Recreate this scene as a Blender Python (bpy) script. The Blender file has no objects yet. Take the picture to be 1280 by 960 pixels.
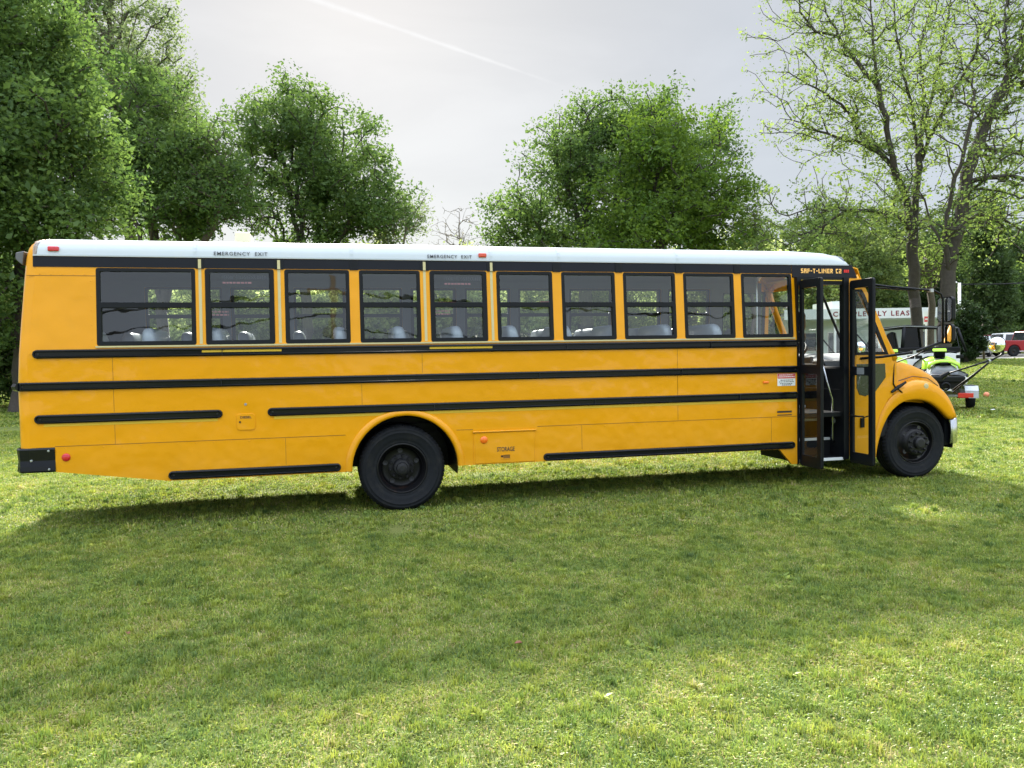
import bpy, bmesh, math, random
import numpy as np
from mathutils import Vector, Matrix, noise as mnoise

SC = bpy.context.scene
COL = SC.collection
R = math.radians
random.seed(7)
RNG = np.random.default_rng(7)

# ------------------------------------------------------------------ camera
F_PX = 960.0
CAM = np.array([-0.79226, -9.22107, 1.84094])
C_R = np.array([0.97252211, -0.23216577, -0.01731482])
C_U = np.array([0.02521771, 0.03111506, 0.99919764])
C_F = np.array([0.23144074, 0.97217844, -0.03611477])
cam_d = bpy.data.cameras.new('camera')
cam_d.sensor_width = 36.0
cam_d.lens = 27.0
cam_d.clip_start = 0.05
cam_d.clip_end = 3000.0
cam = bpy.data.objects.new('camera', cam_d)
COL.objects.link(cam)
cam.matrix_world = Matrix((
    (C_R[0], C_U[0], -C_F[0], CAM[0]),
    (C_R[1], C_U[1], -C_F[1], CAM[1]),
    (C_R[2], C_U[2], -C_F[2], CAM[2]),
    (0, 0, 0, 1)))
SC.camera = cam

# ------------------------------------------------------------------ sun, sky, exposure
SUN_EL, SUN_AZ = 31.0, 2.0          # azimuth measured from +Y towards +X
SUN_STRENGTH = 5.0
SKY_STRENGTH = 0.10
EXPOSURE = 1.75
sun_dir = Vector((math.sin(R(SUN_AZ)) * math.cos(R(SUN_EL)), math.cos(R(SUN_AZ)) * math.cos(R(SUN_EL)), math.sin(R(SUN_EL))))
sun_d = bpy.data.lights.new('sun', 'SUN')
sun_d.energy = SUN_STRENGTH
sun_d.angle = R(5.0)
sun_d.color = (1.0, 0.95, 0.86)
sun = bpy.data.objects.new('sun', sun_d)
COL.objects.link(sun)
sun.rotation_euler = (-sun_dir).to_track_quat('-Z', 'Y').to_euler()

world = bpy.data.worlds.new('World')
SC.world = world
world.use_nodes = True
wn, wl = world.node_tree.nodes, world.node_tree.links
wn.clear()


def wnode(t, **kw):
    n = wn.new(t)
    for k, v in kw.items():
        setattr(n, k, v)
    return n


def wmath(op, a, b=None, c=None, clamp=False):
    n = wnode('ShaderNodeMath', operation=op, use_clamp=clamp)
    for i, v in enumerate((a, b, c)):
        if v is None:
            continue
        if isinstance(v, (int, float)):
            n.inputs[i].default_value = v
        else:
            wl.new(v, n.inputs[i])
    return n.outputs[0]


def wdot(vec, v):
    n = wnode('ShaderNodeVectorMath', operation='DOT_PRODUCT')
    wl.new(vec, n.inputs[0])
    n.inputs[1].default_value = v
    return n.outputs['Value']


def wsmooth(val, a, b, lo=0.0, hi=1.0):
    n = wnode('ShaderNodeMapRange', interpolation_type='SMOOTHSTEP')
    wl.new(val, n.inputs['Value'])
    n.inputs['From Min'].default_value = a
    n.inputs['From Max'].default_value = b
    n.inputs['To Min'].default_value = lo
    n.inputs['To Max'].default_value = hi
    return n.outputs['Result']


wout = wnode('ShaderNodeOutputWorld')
wbg = wnode('ShaderNodeBackground')
wbg.inputs['Strength'].default_value = SKY_STRENGTH
wl.new(wbg.outputs[0], wout.inputs['Surface'])
sky = wnode('ShaderNodeTexSky', sky_type='NISHITA', sun_disc=False)
sky.sun_elevation = R(SUN_EL)
sky.sun_rotation = R(SUN_AZ)
sky.air_density = 1.0
sky.dust_density = 0.6
sky.ozone_density = 1.0
tc = wnode('ShaderNodeTexCoord')
D = tc.outputs['Generated']
sep = wnode('ShaderNodeSeparateXYZ')
wl.new(D, sep.inputs[0])
# thin high cloud veil: white in front, unseen sky overhead and behind the camera brightened to fill the shaded bus side
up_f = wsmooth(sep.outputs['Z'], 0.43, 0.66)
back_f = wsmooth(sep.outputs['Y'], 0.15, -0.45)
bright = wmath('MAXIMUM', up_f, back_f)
noi = wnode('ShaderNodeTexNoise')
noi.inputs['Scale'].default_value = 2.2
noi.inputs['Detail'].default_value = 5.0
noi.inputs['Roughness'].default_value = 0.55
noi.inputs['Distortion'].default_value = 0.6
mp = wnode('ShaderNodeMapping')
mp.inputs['Scale'].default_value = (1.0, 0.7, 3.2)
mp.inputs['Rotation'].default_value = (0.2, 0.5, 0.3)
wl.new(D, mp.inputs['Vector'])
wl.new(mp.outputs[0], noi.inputs['Vector'])
cl = wsmooth(noi.outputs['Fac'], 0.3, 0.75)
# glow of the veil round the hidden sun
g = wdot(D, tuple(sun_dir))
glow = wmath('MULTIPLY', wmath('POWER', wmath('MAXIMUM', g, 0.0), 6.0), 0.06)
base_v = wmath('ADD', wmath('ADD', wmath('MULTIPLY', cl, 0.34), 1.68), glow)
vb = wmath('ADD', base_v, wmath('ADD', wmath('MULTIPLY', back_f, 2.2), wmath('MULTIPLY', up_f, 6.2)))  # added fill from the sky out of view, behind and overhead
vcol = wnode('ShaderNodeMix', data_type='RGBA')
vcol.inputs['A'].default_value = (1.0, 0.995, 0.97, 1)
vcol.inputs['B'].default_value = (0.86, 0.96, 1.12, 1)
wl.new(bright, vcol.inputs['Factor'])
vcol2 = wnode('ShaderNodeMix', data_type='RGBA')      # the veil thins to a bluer sky away from the sun
wl.new(vcol.outputs['Result'], vcol2.inputs['A'])
vcol2.inputs['B'].default_value = (0.93, 0.985, 1.07, 1)
wl.new(wmath('MULTIPLY', wsmooth(sep.outputs['X'], 0.25, 0.75), 0.9), vcol2.inputs['Factor'])
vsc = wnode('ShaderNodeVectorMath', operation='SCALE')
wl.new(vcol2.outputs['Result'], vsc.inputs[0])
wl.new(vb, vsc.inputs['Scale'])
# contrail: a narrow arc between two directions
def cdir(px, py):
    v = C_F + C_R * (px - 640) / F_PX - C_U * (py - 480) / F_PX
    return Vector(v / np.linalg.norm(v))
ca, cb = cdir(395, 0), cdir(710, 110)
cnrm = ca.cross(cb).normalized()
calong = (cb - ca * ca.dot(cb)).normalized()
cdist = wmath('ABSOLUTE', wdot(D, tuple(cnrm)))
cpos = wdot(D, tuple(calong))
cend = ca.angle(cb)
cn2 = wnode('ShaderNodeTexNoise')
cn2.inputs['Scale'].default_value = 45.0
wl.new(D, cn2.inputs['Vector'])
cw = wmath('ADD', wsmooth(cpos, -0.6, math.sin(cend), 0.0105, 0.0025), wmath('MULTIPLY', wmath('SUBTRACT', cn2.outputs['Fac'], 0.5), 0.004))
cmask = wmath('SUBTRACT', 1.0, wmath('DIVIDE', cdist, cw), clamp=True)
cmask = wmath('MULTIPLY', cmask, wsmooth(cpos, math.sin(cend) + 0.01, math.sin(cend) * 0.55))
cmask = wmath('MULTIPLY', wmath('MULTIPLY', cmask, wsmooth(cn2.outputs['Fac'], 0.15, 0.6, 0.5, 1.0)), wsmooth(sep.outputs['Y'], 0.0, 0.3))
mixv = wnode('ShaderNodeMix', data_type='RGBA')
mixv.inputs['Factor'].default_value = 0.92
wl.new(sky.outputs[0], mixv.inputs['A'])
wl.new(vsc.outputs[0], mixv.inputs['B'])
mixc = wnode('ShaderNodeMix', data_type='RGBA')
wl.new(wmath('MULTIPLY', cmask, 0.5), mixc.inputs['Factor'])
wl.new(mixv.outputs['Result'], mixc.inputs['A'])
mixc.inputs['B'].default_value = (3.2, 3.22, 3.25, 1)
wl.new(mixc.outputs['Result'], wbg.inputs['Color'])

SC.view_settings.view_transform = 'Standard'
SC.view_settings.look = 'None'
SC.view_settings.gamma = 1.0
SC.view_settings.exposure = EXPOSURE
SC.view_settings.use_curve_mapping = False
SC.render.engine = 'CYCLES'
SC.cycles.max_bounces = 8
SC.cycles.diffuse_bounces = 3
SC.cycles.glossy_bounces = 4
SC.cycles.transmission_bounces = 6
SC.cycles.transparent_max_bounces = 24
SC.cycles.caustics_reflective = False
SC.cycles.caustics_refractive = False
SC.cycles.use_denoising = True
SC.cycles.use_adaptive_sampling = True
SC.cycles.adaptive_threshold = 0.015


# ------------------------------------------------------------------ helpers
def at(px, py, dist):
    return CAM + dist * (C_F + C_R * (px - 640) / F_PX - C_U * (py - 480) / F_PX)


def zg(x, y):
    """height of the gently rising lawn (bus stands at 0)"""
    s = 0.2314 * np.asarray(x, float) + 0.972 * np.asarray(y, float)
    t = np.clip(s - 3.0, 0, 44.0)
    return 0.029 * (np.sqrt(t * t + 4.0) - 2.0)


def ground_at(px, dist):
    p = at(px, 480, dist)
    return Vector((p[0], p[1], float(zg(p[0], p[1]))))


def tag(o, label=None, cat=None, group=None, kind=None):
    if label:
        o['label'] = label
    if cat:
        o['category'] = cat
    if group:
        o['group'] = group
    if kind:
        o['kind'] = kind
    return o


def empty(name, loc=(0, 0, 0), rz=0.0):
    o = bpy.data.objects.new(name, None)
    COL.objects.link(o)
    o.location = loc
    o.rotation_euler = (0, 0, rz)
    o.empty_display_size = 0.3
    return o


def copy_tree(o, parent=None):
    c = o.copy()
    COL.objects.link(c)
    c.parent = parent
    for ch in list(o.children):
        copy_tree(ch, c)
    return c


# ------------------------------------------------------------------ materials
def mat(name, rgb, rough=0.5, metal=0.0, var=None, bump=None, coat=0.0, spec=None, rvar=0.0, dirt=None):
    m = bpy.data.materials.new(name)
    m.use_nodes = True
    nt = m.node_tree
    b = nt.nodes['Principled BSDF']
    b.inputs['Roughness'].default_value = rough
    b.inputs['Metallic'].default_value = metal
    if spec is not None:
        b.inputs['Specular IOR Level'].default_value = spec
    if coat:
        b.inputs['Coat Weight'].default_value = coat
        b.inputs['Coat Roughness'].default_value = 0.06
    t = nt.nodes.new('ShaderNodeTexCoord')
    sc, amt = var if var else (6.0, 0.06)
    n = nt.nodes.new('ShaderNodeTexNoise')
    n.inputs['Scale'].default_value = sc
    n.inputs['Detail'].default_value = 6.0
    n.inputs['Roughness'].default_value = 0.6
    nt.links.new(t.outputs['Object'], n.inputs['Vector'])
    mx = nt.nodes.new('ShaderNodeMix')
    mx.data_type = 'RGBA'
    mx.inputs['A'].default_value = tuple(c * (1 - amt) for c in rgb) + (1,)
    mx.inputs['B'].default_value = tuple(min(1, c * (1 + amt)) for c in rgb) + (1,)
    nt.links.new(n.outputs['Fac'], mx.inputs['Factor'])
    last = mx.outputs['Result']
    if dirt:
        dcol, dsc, lo, hi, dam = dirt
        n2 = nt.nodes.new('ShaderNodeTexNoise')
        n2.inputs['Scale'].default_value = dsc
        n2.inputs['Detail'].default_value = 8.0
        n2.inputs['Roughness'].default_value = 0.7
        nt.links.new(t.outputs['Object'], n2.inputs['Vector'])
        mr = nt.nodes.new('ShaderNodeMapRange')
        mr.inputs['From Min'].default_value = lo
        mr.inputs['From Max'].default_value = hi
        mr.inputs['To Max'].default_value = dam
        nt.links.new(n2.outputs['Fac'], mr.inputs['Value'])
        m2 = nt.nodes.new('ShaderNodeMix')
        m2.data_type = 'RGBA'
        nt.links.new(mr.outputs['Result'], m2.inputs['Factor'])
        nt.links.new(last, m2.inputs['A'])
        m2.inputs['B'].default_value = tuple(dcol) + (1,)
        last = m2.outputs['Result']
    nt.links.new(last, b.inputs['Base Color'])
    if rvar:
        mr = nt.nodes.new('ShaderNodeMapRange')
        mr.inputs['To Min'].default_value = max(0.02, rough - rvar)
        mr.inputs['To Max'].default_value = rough + rvar
        nt.links.new(n.outputs['Fac'], mr.inputs['Value'])
        nt.links.new(mr.outputs['Result'], b.inputs['Roughness'])
    if bump:
        bs, bst, bd = bump
        nb = nt.nodes.new('ShaderNodeTexNoise')
        nb.inputs['Scale'].default_value = bs
        nb.inputs['Detail'].default_value = 3.0
        nt.links.new(t.outputs['Object'], nb.inputs['Vector'])
        bp = nt.nodes.new('ShaderNodeBump')
        bp.inputs['Strength'].default_value = bst
        bp.inputs['Distance'].default_value = bd
        nt.links.new(nb.outputs['Fac'], bp.inputs['Height'])
        nt.links.new(bp.outputs[0], b.inputs['Normal'])
        if coat:
            nt.links.new(bp.outputs[0], b.inputs['Coat Normal'])
    return m


def glass_mat(name, tint, wave=0.0, refl_rough=0.01, ior=1.5, wscale=3.0):
    m = bpy.data.materials.new(name)
    m.use_nodes = True
    nt = m.node_tree
    nt.nodes.clear()
    out = nt.nodes.new('ShaderNodeOutputMaterial')
    tr = nt.nodes.new('ShaderNodeBsdfTransparent')
    tr.inputs['Color'].default_value = tuple(tint) + (1,)
    gl = nt.nodes.new('ShaderNodeBsdfGlossy')
    gl.inputs['Roughness'].default_value = refl_rough
    fr = nt.nodes.new('ShaderNodeFresnel')
    gb = nt.nodes.new('ShaderNodeNewGeometry')          # same reflection from either face of the thin pane
    mr_ = nt.nodes.new('ShaderNodeMapRange')
    mr_.inputs['To Min'].default_value = ior
    mr_.inputs['To Max'].default_value = 1.0 / ior
    nt.links.new(gb.outputs['Backfacing'], mr_.inputs['Value'])
    nt.links.new(mr_.outputs['Result'], fr.inputs['IOR'])
    mx = nt.nodes.new('ShaderNodeMixShader')
    nt.links.new(fr.outputs[0], mx.inputs[0])
    nt.links.new(tr.outputs[0], mx.inputs[1])
    nt.links.new(gl.outputs[0], mx.inputs[2])
    nt.links.new(mx.outputs[0], out.inputs['Surface'])
    if wave:
        t = nt.nodes.new('ShaderNodeTexCoord')
        n = nt.nodes.new('ShaderNodeTexNoise')
        n.inputs['Scale'].default_value = wscale
        n.inputs['Detail'].default_value = 1.0
        nt.links.new(t.outputs['Object'], n.inputs['Vector'])
        bp = nt.nodes.new('ShaderNodeBump')
        bp.inputs['Strength'].default_value = wave
        bp.inputs['Distance'].default_value = 0.02
        nt.links.new(n.outputs['Fac'], bp.inputs['Height'])
        nt.links.new(bp.outputs[0], gl.inputs['Normal'])
    return m


def leaf_mat(name, dark, light, trans=0.45, tip=None):
    m = bpy.data.materials.new(name)
    m.use_nodes = True
    nt = m.node_tree
    nt.nodes.clear()
    out = nt.nodes.new('ShaderNodeOutputMaterial')
    a = nt.nodes.new('ShaderNodeAttribute')
    a.attribute_name = 'tint'
    rp = nt.nodes.new('ShaderNodeValToRGB')
    rp.color_ramp.elements[0].color = tuple(dark) + (1,)
    rp.color_ramp.elements[1].color = tuple(light) + (1,)
    if tip:
        rp.color_ramp.elements[1].position = 0.82
        e = rp.color_ramp.elements.new(1.0)
        e.color = tuple(tip) + (1,)
    nt.links.new(a.outputs['Fac'], rp.inputs['Fac'])
    di = nt.nodes.new('ShaderNodeBsdfDiffuse')
    tl = nt.nodes.new('ShaderNodeBsdfTranslucent')
    gl = nt.nodes.new('ShaderNodeBsdfGlossy')
    gl.inputs['Roughness'].default_value = 0.45
    gl.inputs['Color'].default_value = (0.8, 0.85, 0.8, 1)
    nt.links.new(rp.outputs[0], di.inputs['Color'])
    hs = nt.nodes.new('ShaderNodeHueSaturation')
    hs.inputs['Hue'].default_value = 0.485
    hs.inputs['Saturation'].default_value = 1.1
    hs.inputs['Value'].default_value = 1.25
    nt.links.new(rp.outputs[0], hs.inputs['Color'])
    nt.links.new(hs.outputs[0], tl.inputs['Color'])
    m1 = nt.nodes.new('ShaderNodeMixShader')
    m1.inputs[0].default_value = trans
    nt.links.new(di.outputs[0], m1.inputs[1])
    nt.links.new(tl.outputs[0], m1.inputs[2])
    m2 = nt.nodes.new('ShaderNodeMixShader')
    m2.inputs[0].default_value = 0.015
    nt.links.new(m1.outputs[0], m2.inputs[1])
    nt.links.new(gl.outputs[0], m2.inputs[2])
    nt.links.new(m2.outputs[0], out.inputs['Surface'])
    return m


def lamp_mat(name, rgb, strength):
    m = mat(name, rgb, 0.4)
    b = m.node_tree.nodes['Principled BSDF']
    b.inputs['Emission Color'].default_value = tuple(rgb) + (1,)
    b.inputs['Emission Strength'].default_value = strength
    return m


M = {}
M['yellow'] = mat('bus_yellow_paint', (0.735, 0.308, 0.001), 0.30, var=(1.3, 0.06), bump=(1.3, 1.0, 0.05), coat=0.28, rvar=0.05, spec=0.22,
                  dirt=((0.55, 0.27, 0.03), 3.5, 0.55, 0.9, 0.35))
_nt = M['yellow'].node_tree                     # road dust thrown up along the skirt
_b = _nt.nodes['Principled BSDF']
_src = _b.inputs['Base Color'].links[0].from_socket
_tc = _nt.nodes.new('ShaderNodeTexCoord')
_sp = _nt.nodes.new('ShaderNodeSeparateXYZ')
_nt.links.new(_tc.outputs['Object'], _sp.inputs[0])
_mr = _nt.nodes.new('ShaderNodeMapRange')
_mr.interpolation_type = 'SMOOTHSTEP'
_mr.inputs['From Min'].default_value = 1.05
_mr.inputs['From Max'].default_value = 0.45
_nt.links.new(_sp.outputs['Z'], _mr.inputs['Value'])
_no = _nt.nodes.new('ShaderNodeTexNoise')
_no.inputs['Scale'].default_value = 5.0
_no.inputs['Detail'].default_value = 9.0
_no.inputs['Roughness'].default_value = 0.7
_nt.links.new(_tc.outputs['Object'], _no.inputs['Vector'])
_m2 = _nt.nodes.new('ShaderNodeMath')
_m2.operation = 'MULTIPLY'
_nt.links.new(_mr.outputs['Result'], _m2.inputs[0])
_nt.links.new(_no.outputs['Fac'], _m2.inputs[1])
_m3 = _nt.nodes.new('ShaderNodeMath')
_m3.operation = 'MULTIPLY'
_m3.inputs[1].default_value = 0.30
_nt.links.new(_m2.outputs[0], _m3.inputs[0])
_mx = _nt.nodes.new('ShaderNodeMix')
_mx.data_type = 'RGBA'
_mx.inputs['B'].default_value = (0.40, 0.23, 0.06, 1)
_nt.links.new(_m3.outputs[0], _mx.inputs['Factor'])
_nt.links.new(_src, _mx.inputs['A'])
_nt.links.new(_mx.outputs['Result'], _b.inputs['Base Color'])
M['yellow_dull'] = mat('reflective_yellow_tape', (0.62, 0.40, 0.02), 0.5, var=(8, 0.12))
M['beige_tape'] = mat('reflective_beige_tape', (0.52, 0.45, 0.24), 0.5, var=(10, 0.12))
M['white_roof'] = mat('white_roof_paint', (0.46, 0.50, 0.53), 0.42, var=(2.0, 0.05), bump=(1.5, 0.15, 0.02), coat=0.2,
                      dirt=((0.5, 0.5, 0.48), 4.0, 0.5, 0.85, 0.4))
M['black'] = mat('black_trim', (0.005, 0.006, 0.008), 0.42, spec=0.2, var=(9, 0.3), bump=(14, 0.05, 0.01), rvar=0.1)
M['gloss_black'] = mat('gloss_black_paint', (0.006, 0.007, 0.010), 0.16, spec=0.22, var=(5, 0.3), rvar=0.06)
M['rubber'] = mat('tyre_rubber', (0.008, 0.0095, 0.012), 0.72, spec=0.2, var=(18, 0.25), bump=(60, 0.12, 0.004),
                  dirt=((0.04, 0.036, 0.03), 7.0, 0.5, 0.8, 0.5))
M['rim'] = mat('black_wheel_paint', (0.005, 0.005, 0.006), 0.35, spec=0.25, var=(12, 0.35), dirt=((0.10, 0.045, 0.025), 5.0, 0.60, 0.75, 0.6))
M['hub'] = mat('hub_iron', (0.014, 0.014, 0.016), 0.5, spec=0.3, metal=0.0, var=(20, 0.3))
M['chrome'] = mat('worn_chrome', (0.55, 0.56, 0.58), 0.22, metal=1.0, var=(10, 0.1))
M['steel'] = mat('galvanised_steel', (0.42, 0.44, 0.46), 0.42, metal=0.8, var=(14, 0.2))
M['grey_in'] = mat('interior_grey_panel', (0.11, 0.12, 0.135), 0.6, var=(5, 0.08))
M['floor_in'] = mat('interior_rubber_floor', (0.010, 0.011, 0.013), 0.6, spec=0.2, var=(9, 0.2))
M['seat'] = mat('grey_seat_vinyl', (0.30, 0.33, 0.37), 0.32, var=(6, 0.08), bump=(9, 0.2, 0.02))
M['seat_dark'] = mat('dark_seat_vinyl', (0.05, 0.055, 0.065), 0.4, var=(6, 0.1))
M['nosing'] = mat('white_step_nosing', (0.72, 0.74, 0.74), 0.5, var=(20, 0.1))
M['red_lens'] = mat('red_lens', (0.55, 0.012, 0.02), 0.18, var=(30, 0.1), coat=0.5)
M['amber_lens'] = mat('amber_lens', (0.85, 0.17, 0.01), 0.2, var=(30, 0.1), coat=0.5)
M['red_marker'] = mat('orange_red_lens', (0.62, 0.06, 0.015), 0.2, var=(30, 0.1), coat=0.5)
M['white'] = mat('white_paint', (0.76, 0.77, 0.77), 0.4, var=(5, 0.05))
M['offwhite'] = mat('off_white_plastic', (0.66, 0.60, 0.42), 0.5, var=(5, 0.06))
M['red'] = mat('red_car_paint', (0.27, 0.006, 0.012), 0.35, var=(4, 0.1), coat=0.2, spec=0.3)
M['darkred'] = mat('dark_red_car_paint', (0.14, 0.006, 0.012), 0.35, var=(4, 0.1), coat=0.2, spec=0.3)
M['silver'] = mat('silver_car_paint', (0.42, 0.47, 0.48), 0.3, metal=0.4, var=(4, 0.06), coat=0.8)
M['lime'] = mat('lime_green_plastic', (0.40, 0.68, 0.03), 0.3, var=(5, 0.08), coat=0.4)
M['dkgrey'] = mat('dark_grey_plastic', (0.07, 0.075, 0.085), 0.45, var=(8, 0.12))
M['midgrey'] = mat('grey_plastic', (0.25, 0.27, 0.29), 0.45, var=(8, 0.1))
M['canvas'] = mat('grey_canvas', (0.24, 0.25, 0.25), 0.8, var=(12, 0.1), bump=(25, 0.2, 0.01))
M['carglass'] = mat('dark_car_glass', (0.02, 0.025, 0.028), 0.05, var=(3, 0.1), spec=0.8)
M['glass'] = glass_mat('tinted_bus_glass', (0.84, 0.88, 0.89), wave=0.05, ior=1.76, wscale=4.0)
M['clearglass'] = glass_mat('clear_glass', (0.94, 0.97, 0.96), wave=0.03, ior=1.5)
M['doorglass'] = glass_mat('door_glass', (0.76, 0.80, 0.80), wave=0.05, ior=1.5)
M['mirror'] = mat('mirror_glass', (0.85, 0.87, 0.88), 0.03, metal=1.0, var=(2, 0.01))
M['sticker_red'] = mat('red_print', (0.60, 0.05, 0.06), 0.5)
M['ink'] = mat('black_ink', (0.02, 0.02, 0.025), 0.5)
M['led'] = lamp_mat('amber_led', (0.80, 0.46, 0.13), 0.16)
M['redled'] = lamp_mat('red_led', (0.60, 0.02, 0.02), 0.12)
M['bark'] = mat('grey_brown_bark', (0.085, 0.068, 0.052), 0.9, var=(6, 0.45), bump=(14, 0.6, 0.05))
M['bark_dark'] = mat('dark_bark', (0.050, 0.042, 0.034), 0.9, var=(6, 0.45), bump=(14, 0.6, 0.05))
M['bark_pale'] = mat('pale_twig_bark', (0.19, 0.16, 0.13), 0.9, var=(6, 0.3))
M['wall'] = mat('painted_block_wall', (0.62, 0.68, 0.66), 0.7, var=(3, 0.06), bump=(8, 0.15, 0.01))
M['fascia'] = mat('white_fascia_boards', (0.78, 0.80, 0.80), 0.5, var=(3, 0.04))
M['shingle'] = mat('grey_roof_felt', (0.16, 0.16, 0.16), 0.85, var=(10, 0.2))
M['letter_red'] = mat('dark_red_letters', (0.22, 0.015, 0.03), 0.5)
M['wood'] = mat('weathered_pole_wood', (0.16, 0.12, 0.085), 0.85, var=(8, 0.3), bump=(20, 0.3, 0.02))
M['orange'] = mat('pale_orange_rubber', (0.75, 0.27, 0.14), 0.45, var=(12, 0.1))

# leaves
M['leaf_screen'] = leaf_mat('pale_spring_leaf', (0.22, 0.28, 0.11), (0.42, 0.50, 0.22), 0.68)
M['hood_grey'] = mat('lamp_hood_grey', (0.10, 0.10, 0.11), 0.5, var=(6, 0.1))
M['leaf_bright'] = leaf_mat('bright_spring_leaf', (0.055, 0.118, 0.020), (0.175, 0.27, 0.050), 0.5)
M['leaf_mid'] = leaf_mat('mid_green_leaf', (0.045, 0.092, 0.026), (0.135, 0.215, 0.058), 0.5)
M['leaf_dark'] = leaf_mat('deep_green_leaf', (0.032, 0.062, 0.020), (0.085, 0.135, 0.042), 0.42)
M['leaf_hazy'] = leaf_mat('grey_green_leaf', (0.085, 0.125, 0.055), (0.19, 0.25, 0.11), 0.52)
M['leaf_young'] = leaf_mat('young_yellow_green_leaf', (0.11, 0.175, 0.045), (0.215, 0.30, 0.085), 0.48)
M['leaf_wood'] = leaf_mat('woodland_leaf', (0.055, 0.095, 0.028), (0.150, 0.205, 0.060), 0.46)
M['leaf_bush'] = leaf_mat('evergreen_bush_leaf', (0.014, 0.030, 0.010), (0.042, 0.072, 0.024), 0.25)
M['leaf_bare'] = leaf_mat('bare_bud', (0.12, 0.11, 0.07), (0.20, 0.19, 0.11), 0.4)


# ------------------------------------------------------------------ mesh builder
class MB:
    def __init__(s):
        s.v, s.f = [], []

    def add(s, verts, faces):
        n = len(s.v)
        s.v += [tuple(map(float, p)) for p in verts]
        s.f += [tuple(n + i for i in f) for f in faces]
        return s

    def box(s, x0, x1, y0, y1, z0, z1):
        return s.add([(x0, y0, z0), (x1, y0, z0), (x1, y1, z0), (x0, y1, z0), (x0, y0, z1), (x1, y0, z1), (x1, y1, z1), (x0, y1, z1)],
                     [(0, 3, 2, 1), (4, 5, 6, 7), (0, 1, 5, 4), (1, 2, 6, 5), (2, 3, 7, 6), (3, 0, 4, 7)])

    def tube(s, pts, r, n=8, cap=True):
        pts = [Vector(p) for p in pts]
        rs = r if isinstance(r, (list, tuple)) else [r] * len(pts)
        t0 = (pts[1] - pts[0]).normalized()
        u = t0.orthogonal().normalized()
        rings = []
        for i, p in enumerate(pts):
            a = pts[min(i + 1, len(pts) - 1)] - pts[max(i - 1, 0)]
            t = a.normalized()
            u = (u - t * u.dot(t)).normalized()
            w = t.cross(u)
            rings.append([p + (u * math.cos(k * 2 * math.pi / n) + w * math.sin(k * 2 * math.pi / n)) * rs[i] for k in range(n)])
        vs = [q for ring in rings for q in ring]
        fs = []
        for i in range(len(pts) - 1):
            for k in range(n):
                fs.append((i * n + k, i * n + (k + 1) % n, (i + 1) * n + (k + 1) % n, (i + 1) * n + k))
        if cap:
            fs.append(tuple(range(n - 1, -1, -1)))
            fs.append(tuple((len(pts) - 1) * n + k for k in range(n)))
        return s.add(vs, fs)

    def loft(s, rings, closed=True, cap0=False, cap1=False):
        n = len(rings[0])
        vs = [p for r_ in rings for p in r_]
        fs = []
        for i in range(len(rings) - 1):
            for k in range(n if closed else n - 1):
                fs.append((i * n + k, i * n + (k + 1) % n, (i + 1) * n + (k + 1) % n, (i + 1) * n + k))
        if cap0:
            fs.append(tuple(range(n - 1, -1, -1)))
        if cap1:
            fs.append(tuple((len(rings) - 1) * n + k for k in range(n)))
        return s.add(vs, fs)

    def lathe(s, prof, n=40, axis='Y', c=(0, 0, 0)):
        """prof: list of (radius, offset along the axis)"""
        rings = []
        for k in range(n):
            a = 2 * math.pi * k / n
            ring = []
            for r_, h in prof:
                if axis == 'Y':
                    ring.append((c[0] + r_ * math.cos(a), c[1] + h, c[2] + r_ * math.sin(a)))
                elif axis == 'Z':
                    ring.append((c[0] + r_ * math.cos(a), c[1] + r_ * math.sin(a), c[2] + h))
                else:
                    ring.append((c[0] + h, c[1] + r_ * math.cos(a), c[2] + r_ * math.sin(a)))
            rings.append(ring)
        m = len(prof)
        vs = [p for r_ in rings for p in r_]
        fs = []
        for k in range(n):
            for j in range(m - 1):
                k2 = (k + 1) % n
                fs.append((k * m + j, k * m + j + 1, k2 * m + j + 1, k2 * m + j))
        return s.add(vs, fs)

    def build(s, name, m, parent=None, smooth=False, bevel=0.0, subsurf=0, solid=0.0, loc=None, recalc=True):
        me = bpy.data.meshes.new(name)
        me.from_pydata(s.v, [], s.f)
        if recalc:
            bm = bmesh.new()
            bm.from_mesh(me)
            bmesh.ops.remove_doubles(bm, verts=bm.verts, dist=0.0002)
            bmesh.ops.recalc_face_normals(bm, faces=bm.faces)
            bm.to_mesh(me)
            bm.free()
        return finish(name, me, m, parent, smooth, bevel, subsurf, solid, loc)


def finish(name, me, m, parent=None, smooth=False, bevel=0.0, subsurf=0, solid=0.0, loc=None):
    me.materials.clear()
    me.materials.append(m)
    o = bpy.data.objects.new(name, me)
    COL.objects.link(o)
    if parent is not None:
        o.parent = parent
    if loc is not None:
        o.location = loc
    if smooth:
        me.polygons.foreach_set('use_smooth', [True] * len(me.polygons))
    if solid:
        md = o.modifiers.new('solid', 'SOLIDIFY')
        md.thickness = solid
        md.offset = -1
    if bevel:
        md = o.modifiers.new('bevel', 'BEVEL')
        md.width = bevel
        md.segments = 2
        md.limit_method = 'ANGLE'
        md.angle_limit = R(40)
    if subsurf:
        md = o.modifiers.new('sub', 'SUBSURF')
        md.levels = subsurf
        md.render_levels = subsurf
    return o


def curve_mesh(cu):
    o = bpy.data.objects.new('tmp_curve', cu)
    COL.objects.link(o)
    bpy.context.view_layer.update()
    dg = bpy.context.evaluated_depsgraph_get()
    me = bpy.data.meshes.new_from_object(o.evaluated_get(dg))
    bpy.data.objects.remove(o)
    bpy.data.curves.remove(cu)
    return me


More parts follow.
